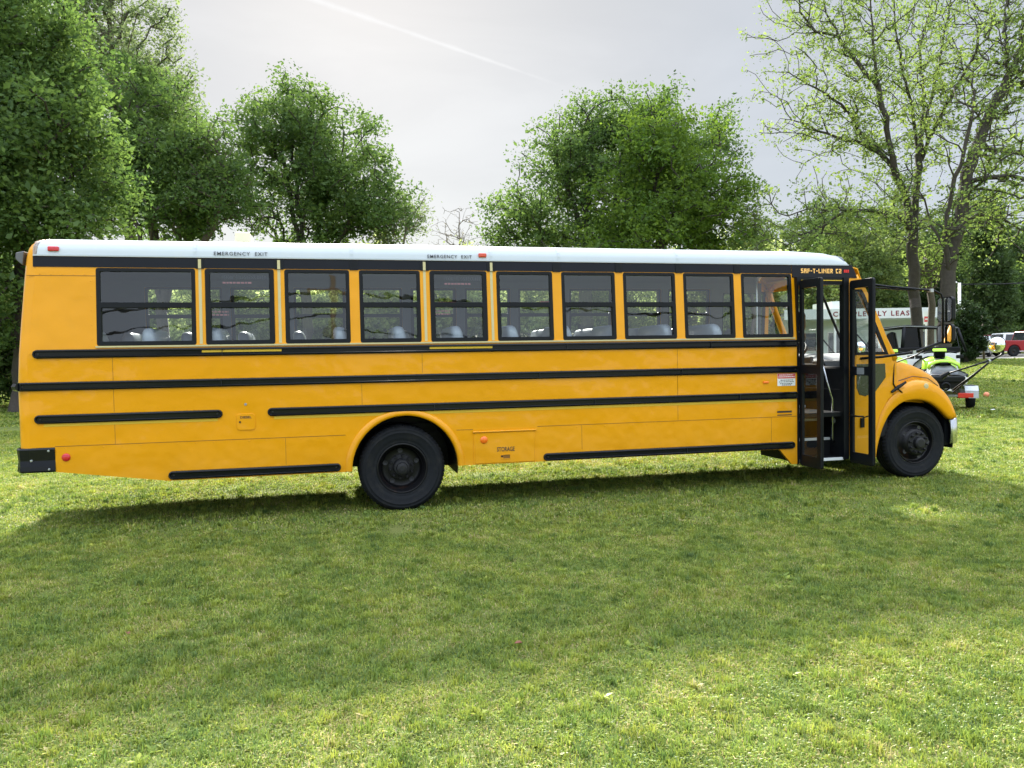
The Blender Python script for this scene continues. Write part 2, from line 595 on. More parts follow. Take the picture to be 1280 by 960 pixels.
def plate_mesh(outline, holes=(), t=0.02, bevel=0.0):
    cu = bpy.data.curves.new('tmp', 'CURVE')
    cu.dimensions = '2D'
    cu.fill_mode = 'BOTH'
    cu.extrude = max(0.0, t / 2 - bevel)
    cu.bevel_depth = bevel
    cu.bevel_resolution = 1
    for poly in [outline] + list(holes):
        sp = cu.splines.new('POLY')
        sp.points.add(len(poly) - 1)
        for i, (a, b) in enumerate(poly):
            sp.points[i].co = (a, b, 0, 1)
        sp.use_cyclic_u = True
    return curve_mesh(cu)


def side_y(z):
    return 0.0 if z <= 1.95 else 0.07 * (z - 1.95) / 1.05


def map_mesh(me, fn):
    n = len(me.vertices)
    co = np.empty(n * 3)
    me.vertices.foreach_get('co', co)
    co = co.reshape(-1, 3)
    out = np.array([fn(*p) for p in co])
    me.vertices.foreach_set('co', out.ravel())
    me.update()


def xz_plate(name, outline, m, parent, holes=(), t=0.02, y=0.0, bevel=0.0, tumble=True, far=False, smooth=False):
    """plate drawn in (x, z); front face at y on the near side, body behind it"""
    me = plate_mesh(outline, holes, t, bevel)
    if far:
        map_mesh(me, lambda a, b, c: (a, 2.44 - y - t / 2 - c - (side_y(b) if tumble else 0), b))
    else:
        map_mesh(me, lambda a, b, c: (a, y + t / 2 - c + (side_y(b) if tumble else 0), b))
    return finish(name, me, m, parent, smooth)


def yz_plate(name, outline, m, parent, holes=(), t=0.03, x=0.0, bevel=0.0):
    me = plate_mesh(outline, holes, t, bevel)
    map_mesh(me, lambda a, b, c: (x + c, a, b))
    return finish(name, me, m, parent)


def rrect(x0, x1, z0, z1, r=0.02, n=4):
    pts = []
    for cx, cz, a0 in ((x1 - r, z0 + r, -90), (x1 - r, z1 - r, 0), (x0 + r, z1 - r, 90), (x0 + r, z0 + r, 180)):
        for k in range(n + 1):
            a = R(a0 + 90 * k / n)
            pts.append((cx + r * math.cos(a), cz + r * math.sin(a)))
    return pts


def text_mesh(body, size, weight=0.0, sx=1.0, align='LEFT', spacing=1.0):
    cu = bpy.data.curves.new('tmp', 'FONT')
    cu.body = body
    cu.size = size
    cu.offset = weight
    cu.align_x = align
    cu.space_character = spacing
    cu.extrude = 0.0008
    cu.resolution_u = 3
    me = curve_mesh(cu)
    if sx != 1.0:
        map_mesh(me, lambda a, b, c: (a * sx, b, c))
    return me


def side_text(name, body, size, x, z, y, m, parent, weight=0.0, sx=1.0, mirror=False, tumble=True, lean=0.0, spacing=1.0, width=None):
    me = text_mesh(body, size, weight, sx, spacing=spacing)
    co = np.empty(len(me.vertices) * 3)
    me.vertices.foreach_get('co', co)
    co = co.reshape(-1, 3)
    w = co[:, 0].max()
    if width:
        co[:, 0] *= width / w
        me.vertices.foreach_set('co', co.ravel())
        w = width
    if mirror:
        map_mesh(me, lambda a, b, c: (x + w - a, y - c + (side_y(z + b) if tumble else 0) + lean * b, z + b))
    else:
        map_mesh(me, lambda a, b, c: (x + a, y - c + (side_y(z + b) if tumble else 0) + lean * b, z + b))
    return finish(name, me, m, parent)

# ================================================================== SETTING: ground
def make_ground():
    xs = np.concatenate([np.linspace(-420, -60, 13)[:-1], np.linspace(-60, 80, 141), np.linspace(80, 500, 15)[1:]])
    ys = np.concatenate([np.linspace(-300, -30, 10)[:-1], np.linspace(-30, 90, 121), np.linspace(90, 600, 18)[1:]])
    X, Y = np.meshgrid(xs, ys)
    Z = zg(X, Y)
    nx, ny = len(xs), len(ys)
    v = np.stack([X, Y, Z], -1).reshape(-1, 3)
    i = np.arange(nx * ny).reshape(ny, nx)
    f = np.stack([i[:-1, :-1], i[:-1, 1:], i[1:, 1:], i[1:, :-1]], -1).reshape(-1, 4)
    me = bpy.data.meshes.new('lawn')
    me.from_pydata(v.tolist(), [], f.tolist())
    m = bpy.data.materials.new('lawn_soil_and_turf')
    m.use_nodes = True
    nt = m.node_tree
    b = nt.nodes['Principled BSDF']
    b.inputs['Roughness'].default_value = 0.95
    b.inputs['Specular IOR Level'].default_value = 0.1
    ge = nt.nodes.new('ShaderNodeNewGeometry')

    def noise(scale, det, rough=0.6):
        n = nt.nodes.new('ShaderNodeTexNoise')
        n.inputs['Scale'].default_value = scale
        n.inputs['Detail'].default_value = det
        n.inputs['Roughness'].default_value = rough
        nt.links.new(ge.outputs['Position'], n.inputs['Vector'])
        return n.outputs['Fac']

    def ramp(fac, stops):
        r_ = nt.nodes.new('ShaderNodeValToRGB')
        r_.color_ramp.elements[0].position = stops[0][0]
        r_.color_ramp.elements[0].color = stops[0][1] + (1,)
        r_.color_ramp.elements[1].position = stops[-1][0]
        r_.color_ramp.elements[1].color = stops[-1][1] + (1,)
        for p, c in stops[1:-1]:
            r_.color_ramp.elements.new(p).color = c + (1,)
        nt.links.new(fac, r_.inputs['Fac'])
        return r_.outputs[0]
    fine = ramp(noise(55, 8, 0.75), [(0.3, (0.06, 0.075, 0.025)), (0.52, (0.15, 0.185, 0.05)), (0.72, (0.27, 0.27, 0.11))])
    big = ramp(noise(0.55, 4), [(0.35, (0.14, 0.185, 0.045)), (0.65, (0.22, 0.225, 0.075))])
    mx = nt.nodes.new('ShaderNodeMix')
    mx.data_type = 'RGBA'
    mx.inputs['Factor'].default_value = 0.5
    nt.links.new(fine, mx.inputs['A'])
    nt.links.new(big, mx.inputs['B'])
    nt.links.new(mx.outputs['Result'], b.inputs['Base Color'])
    bp = nt.nodes.new('ShaderNodeBump')
    bp.inputs['Strength'].default_value = 0.8
    bp.inputs['Distance'].default_value = 0.03
    nt.links.new(noise(40, 6, 0.7), bp.inputs['Height'])
    nt.links.new(bp.outputs[0], b.inputs['Normal'])
    o = finish('lawn', me, m, smooth=True)
    tag(o, kind='structure')


make_ground()
# gravel lot where the far cars stand, laid as a sheet on the lawn
mb = MB()
M['gravel'] = mat('pale_gravel', (0.36, 0.33, 0.28), 0.9, var=(3, 0.2), bump=(30, 0.5, 0.02))
nu, nv = 60, 14
for j in range(nv + 1):
    for i in range(nu + 1):
        dist = 52.5 + 22 * j / nv + 0.5 * math.sin(i * 0.9)
        p = ground_at(1040 + 700 * i / nu, dist)
        mb.v.append((p.x, p.y, p.z + 0.02))
for j in range(nv):
    for i in range(nu):
        a = j * (nu + 1) + i
        mb.f.append((a, a + 1, a + nu + 2, a + nu + 1))
tag(mb.build('parking_lot', M['gravel'], smooth=True), kind='structure')

# ================================================================== THE BUS (x forward, near side y = 0, far side y = 2.44)
BUS = empty('school_bus')
tag(BUS, 'long yellow school bus with white roof and folded-open entrance door on the lawn', 'bus')
W = 2.44
WINX = [(-3.247, -2.234), (-2.124, -1.386), (-1.262, -0.536), (-0.415, 0.296), (0.421, 1.112), (1.243, 1.953), (2.079, 2.785),
        (2.905, 3.618), (3.742, 4.46), (4.577, 5.323)]
WZ0, WZ1 = 2.035, 2.885
ARC_R = (0.08, 0.52, 0.64)


def xrear(z):
    if z <= 1.6:
        return -4.075
    return -4.075 + 0.115 * ((z - 1.6) / 1.5) ** 1.25


# --- side walls (upper: leaning in; lower: upright with wheel arch)
def upper_outline(x1):
    zs = [1.95, 2.3, 2.6, 2.9, 3.02]
    return [(xrear(z) + 0.14, z) for z in zs][::-1] + [(x1, 1.95), (x1, 3.02)]


near_holes = [rrect(a + 0.004, b - 0.004, WZ0 + 0.004, WZ1 - 0.004, 0.01, 1) for a, b in WINX]
xz_plate('side_wall', upper_outline(5.40), M['yellow'], BUS, near_holes, t=0.045)
far_holes = near_holes + [rrect(5.55, 6.35, WZ0 - 0.05, 2.84, 0.01, 1)]
xz_plate('side_wall', upper_outline(6.42), M['yellow'], BUS, far_holes, t=0.045, far=True)
arch = [(ARC_R[0] - ARC_R[2] * math.cos(R(a)), ARC_R[1] + ARC_R[2] * math.sin(R(a))) for a in range(0, 181, 6)]
lower = [(-3.935, 1.948), (-3.935, 0.94), (-3.70, 0.94), (-3.70, 0.672), (-2.55, 0.512), (-0.56, 0.512)] + arch + \
        [(0.72, 0.52), (5.10, 0.52), (5.29, 0.31), (5.40, 0.31), (5.40, 1.948)]
xz_plate('side_wall', lower, M['yellow'], BUS, t=0.045)
lower_far = [p for p in lower[:-5]] + [(6.5, 0.52), (6.9, 1.2), (6.9, 1.948)]
xz_plate('side_wall', lower_far, M['yellow'], BUS, t=0.045, far=True)

# --- rear cap: yellow, leaning, rounded corners, carries over the roof edge
def prof(inset, dz):
    """half body outline near bottom -> over the roof -> far bottom"""
    half = [(0.0, 0.672), (0.0, 0.94), (0.0, 1.3), (0.0, 1.6), (0.0, 1.95), (0.025, 2.3), (0.045, 2.6), (0.063, 2.88), (0.07, 3.02), (0.078, 3.08),
            (0.10, 3.13), (0.17, 3.18), (0.32, 3.22), (0.6, 3.27), (0.9, 3.295)]
    pts = [(y + inset * (1 if y < 0.2 else 0.6), z - (dz if z > 3.03 else dz * 0.6 if z > 2.95 else 0)) for y, z in half]
    return pts + [(W / 2, 3.305 - dz)] + [(W - y, z) for y, z in pts[::-1]]


rings = []
for dx, ins, dz in ((0.215, 0.0, 0.0), (0.14, 0.0, 0.0), (0.085, 0.012, 0.006), (0.04, 0.042, 0.028), (0.01, 0.095, 0.07), (0.0, 0.16, 0.12), (-0.012, 0.45, 0.3)):
    rings.append([((xrear(z) + dx) if dx < 0.2 else min(xrear(z) + dx, -3.868) if z > 3.0 else xrear(z) + 0.14, y, z) for y, z in prof(ins, dz)])
mb = MB().loft(rings, closed=False)
rear_last = rings[-1]
mb.add(rear_last, [tuple(range(len(rear_last)))])
mb.build('rear_cap', M['yellow'], BUS, smooth=True)

# --- roof skin
rp = [p for p in prof(0, 0) if p[1] >= 3.02]
rings = []
for x, dz, ins in ((-3.866, 0, 0), (-2.6, 0, 0), (-1.3, 0, 0), (0, 0, 0), (1.5, 0, 0), (3.0, 0, 0), (4.5, 0, 0), (5.7, 0, 0), (6.0, 0.012, 0.002), (6.14, 0.035, 0.01), (6.24, 0.075, 0.03)):
    rings.append([(x, y + (ins if y < W / 2 else -ins), z - dz * min(1, (z - 3.02) / 0.12)) for y, z in rp])
MB().loft(rings, closed=False).build('roof', M['white_roof'], BUS, smooth=True)
# roof bow seams
for x in (-2.23, -0.5, 1.18, 2.05, 3.67):
    MB().loft([[(x + d, y - (0.0025 if y < 0.5 else 0 if y < 2 else -0.0025), z + 0.003) for y, z in rp] for d in (-0.014, 0.014)], closed=False).build('roof_seam', M['white_roof'], BUS)
# front roof cap (yellow brow)
rings = []
for x, dz, ins in ((6.24, 0.075, 0.03), (6.30, 0.115, 0.045), (6.35, 0.19, 0.06), (6.37, 0.25, 0.07)):
    rings.append([(x, y + (ins if y < W / 2 else -ins), max(z - dz * (1 if z > 3.06 else 0.3 + 0.7 * (z - 3.02) / 0.04), 2.86)) for y, z in rp])
MB().loft(rings, closed=False).build('front_roof_cap', M['yellow'], BUS, smooth=True)
# drip rail
for yy in (0.052, W - 0.066):
    MB().box(-3.86, 6.22, yy, yy + 0.014, 3.012, 3.026).build('drip_rail', M['white_roof'], BUS)

# --- black header above the windows, panel covers on the pillars
xz_plate('window_header', [(-3.865, 2.895), (5.335, 2.895), (5.335, 3.010), (-3.865, 3.010)], M['gloss_black'], BUS, t=0.012, y=-0.006)
for a, b in zip(WINX[:-1], WINX[1:]):
    x0, x1 = a[1], b[0]
    xz_plate('header_joint', [(x0 + 0.012, 2.888), (x1 - 0.012, 2.888), (x1 - 0.012, 3.004), (x0 + 0.012, 3.004)], M['black'], BUS, t=0.008, y=-0.013)

# --- windows: frame + panes
for i, (a, b) in enumerate(WINX):
    fr = 0.045 if i in (1, 4) else 0.034
    zm0, zm1 = 2.452, 2.505
    holes = [rrect(a + fr, b - fr, zm1, WZ1 - 0.032, 0.012, 2), rrect(a + fr + 0.006, b - fr - 0.006, WZ0 + 0.04, zm0, 0.012, 2)]
    w = xz_plate('window', rrect(a, b, WZ0, WZ1, 0.02, 2), M['black'], BUS, holes, t=0.05, y=-0.010 if i in (1, 4) else -0.005, bevel=0.004)
    g = MB()
    for h, yy in ((holes[0], 0.012), (holes[1], 0.024)):
        xs_, zs_ = [p[0] for p in h], [p[1] for p in h]
        x0, x1, z0, z1 = min(xs_) - 0.004, max(xs_) + 0.004, min(zs_) - 0.004, max(zs_) + 0.004
        for t in (0.0, 0.004):
            if t == 0:
                g.add([(x0, yy + side_y(z0), z0), (x1, yy + side_y(z0), z0), (x1, yy + side_y(z1), z1), (x0, yy + side_y(z1), z1)], [(0, 1, 2, 3)])
    g.build('pane', M['glass'], w)
    # far side window opposite
    wf = xz_plate('window', rrect(a, b, WZ0, WZ1, 0.02, 2), M['black'], BUS, holes, t=0.05, y=-0.005, far=True)
    g = MB()
    for h, yy in ((holes[0], 0.012), (holes[1], 0.024)):
        xs_, zs_ = [p[0] for p in h], [p[1] for p in h]
        x0, x1, z0, z1 = min(xs_), max(xs_), min(zs_), max(zs_)
        g.add([(x0, W - yy - side_y(z0), z0), (x1, W - yy - side_y(z0), z0), (x1, W - yy - side_y(z1), z1), (x0, W - yy - side_y(z1), z1)], [(0, 1, 2, 3)])
    g.build('pane', M['clearglass'], wf)
# driver's window on the far side
wf = xz_plate('window', rrect(5.54, 6.36, WZ0 - 0.06, 2.85, 0.03, 3), M['black'], BUS, [rrect(5.58, 6.32, WZ0 - 0.02, 2.81, 0.03, 3)], t=0.05, y=-0.005, far=True)

# pale sill ledge under the windows
xz_plate('window_sill', [(-3.26, 2.012), (5.34, 2.012), (5.34, 2.030), (-3.26, 2.030)], M['beige_tape'], BUS, t=0.02, y=-0.014, tumble=False)

# --- rub rails: channel section with round ends
def rail(x0, x1, z, h=0.098, round0=True, round1=True, y=0.0):
    def outline(e):
        r_ = h / 2 - e
        pts = []
        a0, a1 = x0 + e, x1 - e
        if round1:
            pts += [(a1 - r_ + r_ * math.cos(R(q)), z + r_ * math.sin(R(q))) for q in range(-90, 91, 18)]
        else:
            pts += [(a1, z - r_), (a1, z + r_)]
        if round0:
            pts += [(a0 + r_ + r_ * math.cos(R(q)), z + r_ * math.sin(R(q))) for q in range(90, 271, 18)]
        else:
            pts += [(a0, z + r_), (a0, z - r_)]
        return pts
    levels = [(0.0, 0.0), (0.003, -0.018), (0.012, -0.024), (0.020, -0.022), (0.027, -0.010)]
    rings = [[(px_, y + d, pz_) for px_, pz_ in outline(e)] for e, d in levels]
    rl_ = MB().loft(rings, closed=True, cap1=True).build('rub_rail', M['gloss_black'], BUS)
    # channel: raised lips top and bottom, a bolt head in each end, joints along the run
    a0, a1 = x0 + (h * 0.5 if round0 else 0.02), x1 - (h * 0.5 if round1 else 0.02)
    for dz in (-0.30, 0.30):
        MB().tube([(a0, y - 0.020, z + dz * h), (a1, y - 0.020, z + dz * h)], 0.0085, 6).build('rail_lip', M['gloss_black'], rl_, smooth=True)
    for xb in (a0 + 0.01, a1 - 0.01):
        MB().lathe([(0.011, 0.0), (0.010, -0.006), (0.0, -0.008)], 10, 'Y', (xb, y - 0.010, z)).build('bolt_head', M['hub'], rl_)
    k = 1
    while a0 + 1.95 * k < a1 - 0.5:
        xj = a0 + 1.95 * k + 0.13 * math.sin(k * 7 + z * 9)
        MB().box(xj - 0.0015, xj + 0.0015, y - 0.0295, y - 0.008, z - h * 0.42, z + h * 0.42).build('rail_joint', M['ink'], rl_)
        k += 1


rail(-3.885, 5.40, 1.949)
rail(-4.02, 5.40, 1.600, h=0.096, round0=False)
rail(-3.89, -1.975, 1.246)
rail(-1.49, 5.39, 1.248)
rail(-2.57, -0.68, 0.572)
rail(1.79, 5.335, 0.572)
# rail round the rear corner
MB().tube([(-4.02, 0.0, 1.6), (-4.075, 0.06, 1.6), (-4.09, 0.16, 1.6), (-4.09, 2.2, 1.6)], 0.046, 8).build('rub_rail', M['gloss_black'], BUS)

# retro-reflective tapes
for a, b in ((WINX[1][0] - 0.05, WINX[1][1] + 0.07), (WINX[4][0] - 0.03, WINX[4][1] + 0.05)):
    MB().box(a, b, -0.0145, -0.009, 1.945, 1.972).build('reflective_tape', M['yellow_dull'], BUS)
MB().box(-3.80, -2.03, -0.003, 0.002, 1.165, 1.196).build('reflective_tape', M['yellow_dull'], BUS)
MB().box(-1.42, 5.36, -0.003, 0.002, 1.165, 1.198).build('reflective_tape', M['yellow_dull'], BUS)
for x in (-2.180, -1.325, 0.355, 1.178):
    for z0, z1 in ((2.04, 2.885), (2.89, 2.995)):
        wd = 0.016
        me_ = xz_plate('reflective_strip', [(x - wd, z0), (x + wd, z0), (x + wd, z1), (x - wd, z1)], M['beige_tape'], BUS, t=0.004, y=-0.016 if z0 > 2.8 else -0.003)

# --- panel seams and rivets on the near side

def seam(x0, x1, y0, y1, z0, z1):
    MB().box(x0, x1, y0, y1, z0, z1).build('panel_seam', M['seam'], BUS)


M['seam'] = mat('dark_joint_line', (0.22, 0.10, 0.01), 0.7)
for x0, x1, z in ((-3.70, -0.62, 0.948), (0.70, 0.90, 0.955), (1.72, 5.38, 0.962), (-3.93, -3.25, 2.80)):
    seam(x0, x1, -0.0022 + side_y(z), 0.004 + side_y(z), z - 0.003, z + 0.003)
for x, z0, z1 in ((-3.10, 1.30, 1.90), (-3.10, 0.95, 1.19), (-0.42, 1.30, 1.55), (0.30, 1.66, 1.89), (3.62, 0.97, 1.90), (3.62, 1.30, 1.54), (-1.30, 0.63, 0.94), (4.98, 0.53, 0.955), (2.3, 0.65, 0.955)):
    seam(x - 0.0018, x + 0.0018, -0.0018, 0.004, z0, z1)
rivet_me = MB().lathe([(0.007, 0.002), (0.006, -0.003), (0.0, -0.004)], 8).build('rivet', M['yellow'], BUS, smooth=True, loc=(-3.8, side_y(2.8), 2.815))


def rivet(x, y, z):
    o = rivet_me.copy()
    COL.objects.link(o)
    o.location = (x, y, z)


for x in np.arange(-3.8, -3.25, 0.11):
    rivet(x, side_y(2.8), 2.815)
for z in np.arange(2.1, 2.85, 0.16):
    rivet(-3.30, side_y(z), z)
for x in np.arange(-3.6, -0.7, 0.19):
    rivet(x, 0, 0.925)
for x in np.arange(1.85, 5.3, 0.19):
    rivet(x, 0, 0.935)

# --- wheel arch flare
fl = []
for k in range(0, 37):
    a = R(180 - 180 * k / 36)
    c, s_ = math.cos(a), math.sin(a)
    def P(r_, y):
        return (ARC_R[0] + r_ * c, y, ARC_R[1] + r_ * s_)
    fl.append([P(0.715, 0.001), P(0.70, -0.018), P(0.665, -0.028), P(0.642, -0.026), P(0.632, -0.010), P(0.632, 0.05)])
MB().loft(fl, closed=False).build('wheel_arch_flare', M['yellow'], BUS, smooth=True)


def wheel_well(xc, zc, r_, y0, y1):
    w_ = MB()
    w_.loft([[(xc + r_ * math.cos(R(a)), y, zc + r_ * math.sin(R(a))) for a in range(-8, 189, 8)] for y in (y0, y1)], closed=False)
    w_.add([(xc + r_ * math.cos(R(a)), y1, zc + r_ * math.sin(R(a))) for a in range(-8, 189, 8)], [tuple(range(25))])
    w_.build('wheel_well', M['black'], BUS)


wheel_well(0.08, 0.50, 0.638, 0.046, 0.85)
wheel_well(0.08, 0.50, 0.638, W - 0.046, W - 0.85)

# --- under-body
ub = MB().box(-3.6, 6.4, 0.80, 0.90, 0.62, 0.86).box(-3.6, 6.4, 1.54, 1.64, 0.62, 0.86).box(-0.08, 0.16, 0.65, 1.80, 0.42, 0.60)
ub.box(-3.9, 6.3, 0.75, W - 0.75, 0.93, 0.99).box(-3.9, -0.62, 0.05, 0.75, 0.93, 0.99).box(0.78, 6.3, 0.05, 0.75, 0.93, 0.99).box(2.2, 3.3, 0.25, 0.85, 0.55, 0.93).box(-2.9, -1.6, 0.9, 1.55, 0.60, 0.93).box(4.0, 4.9, 1.7, 2.35, 0.55, 0.93)
ub.box(-3.2, -2.2, 1.75, 2.2, 0.66, 0.93).tube([(-3.9, 2.1, 0.62), (2.0, 1.9, 0.66)], 0.05, 8).box(7.1, 7.3, 0.45, 2.0, 0.40, 0.55)
ub.build('chassis', M['black'], BUS)

# --- wheels
def wheel(x, yo, dual, side=1):
    """yo: outer face y of the tyre; side=1 near, -1 far"""
    rt, w_ = 0.518, 0.275
    def Y(d):
        return d * side
    rim = MB()
    if dual:
        rim.lathe([(0.305, Y(0.012)), (0.292, Y(0.0)), (0.283, Y(0.012)), (0.278, Y(0.05)), (0.258, Y(0.065)), (0.252, Y(0.09)), (0.248, Y(0.165)), (0.215, Y(0.185)), (0.16, Y(0.175)), (0.0, Y(0.175))], 48)
    else:
        rim.lathe([(0.305, Y(0.012)), (0.292, Y(0.0)), (0.283, Y(0.015)), (0.275, Y(0.06)), (0.262, Y(0.075)), (0.240, Y(0.070)), (0.205, Y(0.02)), (0.185, Y(-0.012)), (0.17, Y(-0.022)), (0.0, Y(-0.022))], 48)
    ro = rim.build('wheel', M['rim'], BUS, smooth=True, loc=(x, yo, 0.512))
    ty = MB()
    pr = [(0.300, 0.03), (0.305, 0.012), (0.318, 0.004), (0.335, 0.010), (0.345, 0.004), (0.385, -0.006), (0.43, -0.010), (0.434, -0.013), (0.438, -0.010), (0.468, 0.0),
          (0.472, -0.003), (0.476, 0.002), (0.494, 0.012), (0.508, 0.028), (rt - 0.003, 0.043)]
    for g in (0.085, 0.13, 0.175):
        pr += [(rt, g - 0.008), (rt - 0.014, g - 0.005), (rt - 0.014, g + 0.005), (rt, g + 0.008)]
    pr += [(rt - 0.003, w_ - 0.043), (0.508, w_ - 0.028), (0.468, w_), (0.40, w_ + 0.008), (0.31, w_ - 0.02)]
    ty.lathe([(r_, Y(d)) for r_, d in pr], 72)
    if dual:
        ty.lathe([(r_, Y(d + 0.32)) for r_, d in pr], 48)
    # shoulder lugs
    for k in range(60):
        a = 2 * math.pi * k / 60
        c, s_ = math.cos(a), math.sin(a)
        t_ = 0.016
        q = []
        for r_, d in ((0.496, 0.006), (0.520, 0.040), (0.520, 0.062), (0.50, 0.05)):
            for sg in (-1, 1):
                q.append((r_ * c - sg * t_ * s_, Y(d), r_ * s_ + sg * t_ * c))
        ty.add(q, [(0, 1, 3, 2), (2, 3, 5, 4), (0, 2, 4, 6), (1, 7, 5, 3)])
    ty.build('tyre', M['rubber'], ro, smooth=True)
    hb = MB()
    y0 = 0.175 if dual else -0.022
    if dual:
        hb.lathe([(0.155, Y(y0 + 0.002)), (0.152, Y(y0 - 0.02)), (0.12, Y(y0 - 0.028)), (0.105, Y(y0 - 0.03)), (0.100, Y(y0 - 0.10)), (0.088, Y(y0 - 0.115)), (0.07, Y(y0 - 0.118)), (0.062, Y(y0 - 0.16)), (0.03, Y(y0 - 0.168)), (0.0, Y(y0 - 0.168))], 32)
    else:
        hb.lathe([(0.165, Y(y0 + 0.002)), (0.160, Y(y0 - 0.014)), (0.11, Y(y0 - 0.02)), (0.085, Y(y0 - 0.025)), (0.080, Y(y0 - 0.07)), (0.055, Y(y0 - 0.085)), (0.0, Y(y0 - 0.087))], 32)
    for k in range(10):
        a = 2 * math.pi * (k + 0.3) / 10
        hb.lathe([(0.019, Y(0.002)), (0.019, Y(-0.028)), (0.012, Y(-0.034)), (0.012, Y(-0.05)), (0.0, Y(-0.05))], 6, 'Y', (0.136 * math.cos(a), Y(y0 - 0.016) if True else 0, 0.136 * math.sin(a)))
    hb.build('hub', M['hub'], ro)
    for k in range(5 if not dual else 5):
        a = 2 * math.pi * (k + 0.28) / 5
        rr_, yy = (0.212, 0.022) if not dual else (0.20, 0.176)
        hh = MB().lathe([(0.032, Y(yy - 0.006)), (0.030, Y(yy - 0.008)), (0.0, Y(yy - 0.004))], 14, 'Y', (rr_ * math.cos(a), 0, rr_ * math.sin(a)))
        hh.build('hand_hole', M['ink'], ro)
    return ro


wheel(0.04, 0.055, True)
wheel(0.04, W - 0.055, True, -1)
fw_ = wheel(7.33, 0.075, False)
fw_.rotation_euler = (0, R(20), 0)
fw2 = wheel(7.33, W - 0.075, False, -1)
axle_z = float(zg(7.33, 0.2))
fw_.location.z += axle_z * 0.6
fw2.location.z += axle_z * 0.8

# --- rear bumper, wraps the corner
rings = []
for z, d in ((0.672, 0.012), (0.69, 0.0), (0.74, 0.004), (0.80, 0.012), (0.88, 0.004), (0.92, 0.0), (0.938, 0.012)):
    rings.append([(-3.70, -0.012 + d, z), (-3.95, -0.014 + d, z), (-4.05, 0.01 + d, z), (-4.10 + d, 0.08, z), (-4.13 + d, 0.3, z), (-4.15 + d, W / 2, z),
                  (-4.13 + d, W - 0.3, z), (-4.10 + d, W - 0.08, z), (-4.05, W - 0.01 - d, z), (-3.95, W + 0.014 - d, z), (-3.70, W + 0.012 - d, z)])
MB().loft(rings, closed=False).build('rear_bumper', M['gloss_black'], BUS, smooth=False, solid=0.01)
for x, z in ((-3.76, 0.705), (-3.76, 0.905), (-3.93, 0.805)):
    MB().lathe([(0.013, 0.004), (0.012, -0.010), (0.0, -0.012)], 10, 'Y', (x, -0.010, z)).build('bumper_bolt', M['steel'], BUS)

# --- hatches and small lamps
fd = xz_plate('fuel_door', rrect(-1.825, -1.632, 1.055, 1.235, 0.03), M['yellow'], BUS, t=0.012, y=-0.009, bevel=0.003)
MB().lathe([(0.012, 0.0), (0.011, -0.008), (0.0, -0.008)], 12, 'Y', (-1.792, -0.008, 1.145)).build('latch', M['hub'], fd)
side_text('fuel_lettering', 'DIESEL', 0.036, -1.79, 1.186, -0.0105, M['ink'], fd, weight=0.0008, width=0.125)
MB().lathe([(0.015, 0.0), (0.014, -0.006), (0.0, -0.007)], 12, 'Y', (-1.727, 0.0, 1.345)).build('filler_plug', M['midgrey'], BUS)
sd = xz_plate('storage_door', rrect(0.925, 1.672, 0.535, 0.905, 0.008, 1), M['yellow'], BUS, t=0.016, y=-0.010, bevel=0.003)
MB().tube([(0.90, -0.012, 0.922), (1.70, -0.012, 0.922)], 0.011, 8).build('hinge', M['yellow'], sd)
xz_plate('latch', rrect(1.245, 1.365, 0.575, 0.635, 0.006, 1), M['yellow'], sd, [rrect(1.272, 1.358, 0.582, 0.628, 0.004, 1)], t=0.008, y=-0.016)
xz_plate('latch_pocket', rrect(1.272, 1.358, 0.582, 0.628, 0.004, 1), M['seam'], sd, t=0.003, y=-0.011)
MB().lathe([(0.014, 0), (0.012, -0.008), (0, -0.008)], 10, 'Y', (1.258, -0.016, 0.612)).build('lock', M['hub'], sd)
side_text('storage_lettering', 'STORAGE', 0.075, 1.195, 0.672, -0.0115, M['ink'], sd, weight=0.001, width=0.225)
frame_b = MB().box(0.905, 0.922, -0.006, 0.003, 0.52, 0.92).box(1.676, 1.692, -0.006, 0.003, 0.52, 0.92)
frame_b.build('storage_door_frame', M['yellow'], sd)
MB().lathe([(0.046, 0.0), (0.045, -0.008), (0.036, -0.015), (0.0, -0.019)], 20, 'Y', (1.035, -0.010, 0.822)).build('side_reflector', M['amber_lens'], sd, smooth=True)
MB().lathe([(0.044, 0.0), (0.043, -0.008), (0.034, -0.014), (0.0, -0.018)], 20, 'Y', (-3.595, 0.0, 0.826)).build('side_reflector', M['red_lens'], BUS, smooth=True)


def marker(x, z, m, wx, y):
    mb_ = MB().box(x - wx, x + wx, y - 0.03, y + 0.02, z - 0.026, z + 0.026)
    return mb_.build('marker_lamp', m, BUS, bevel=0.012)


marker(-3.665, 3.092, M['red_lens'], 0.055, 0.085)
marker(1.075, 3.085, M['red_marker'], 0.050, 0.085)
MB().box(4.855, 4.94, -0.016, 0.004, 1.418, 1.446).build('turn_lamp', M['amber_lens'], BUS, bevel=0.006)
# vents
for z in (1.035, 0.985, 1.022):
    MB().box(5.07, 5.29, -0.003, 0.01, z - 0.006, z + 0.006).build('vent_slot', M['ink'], BUS)
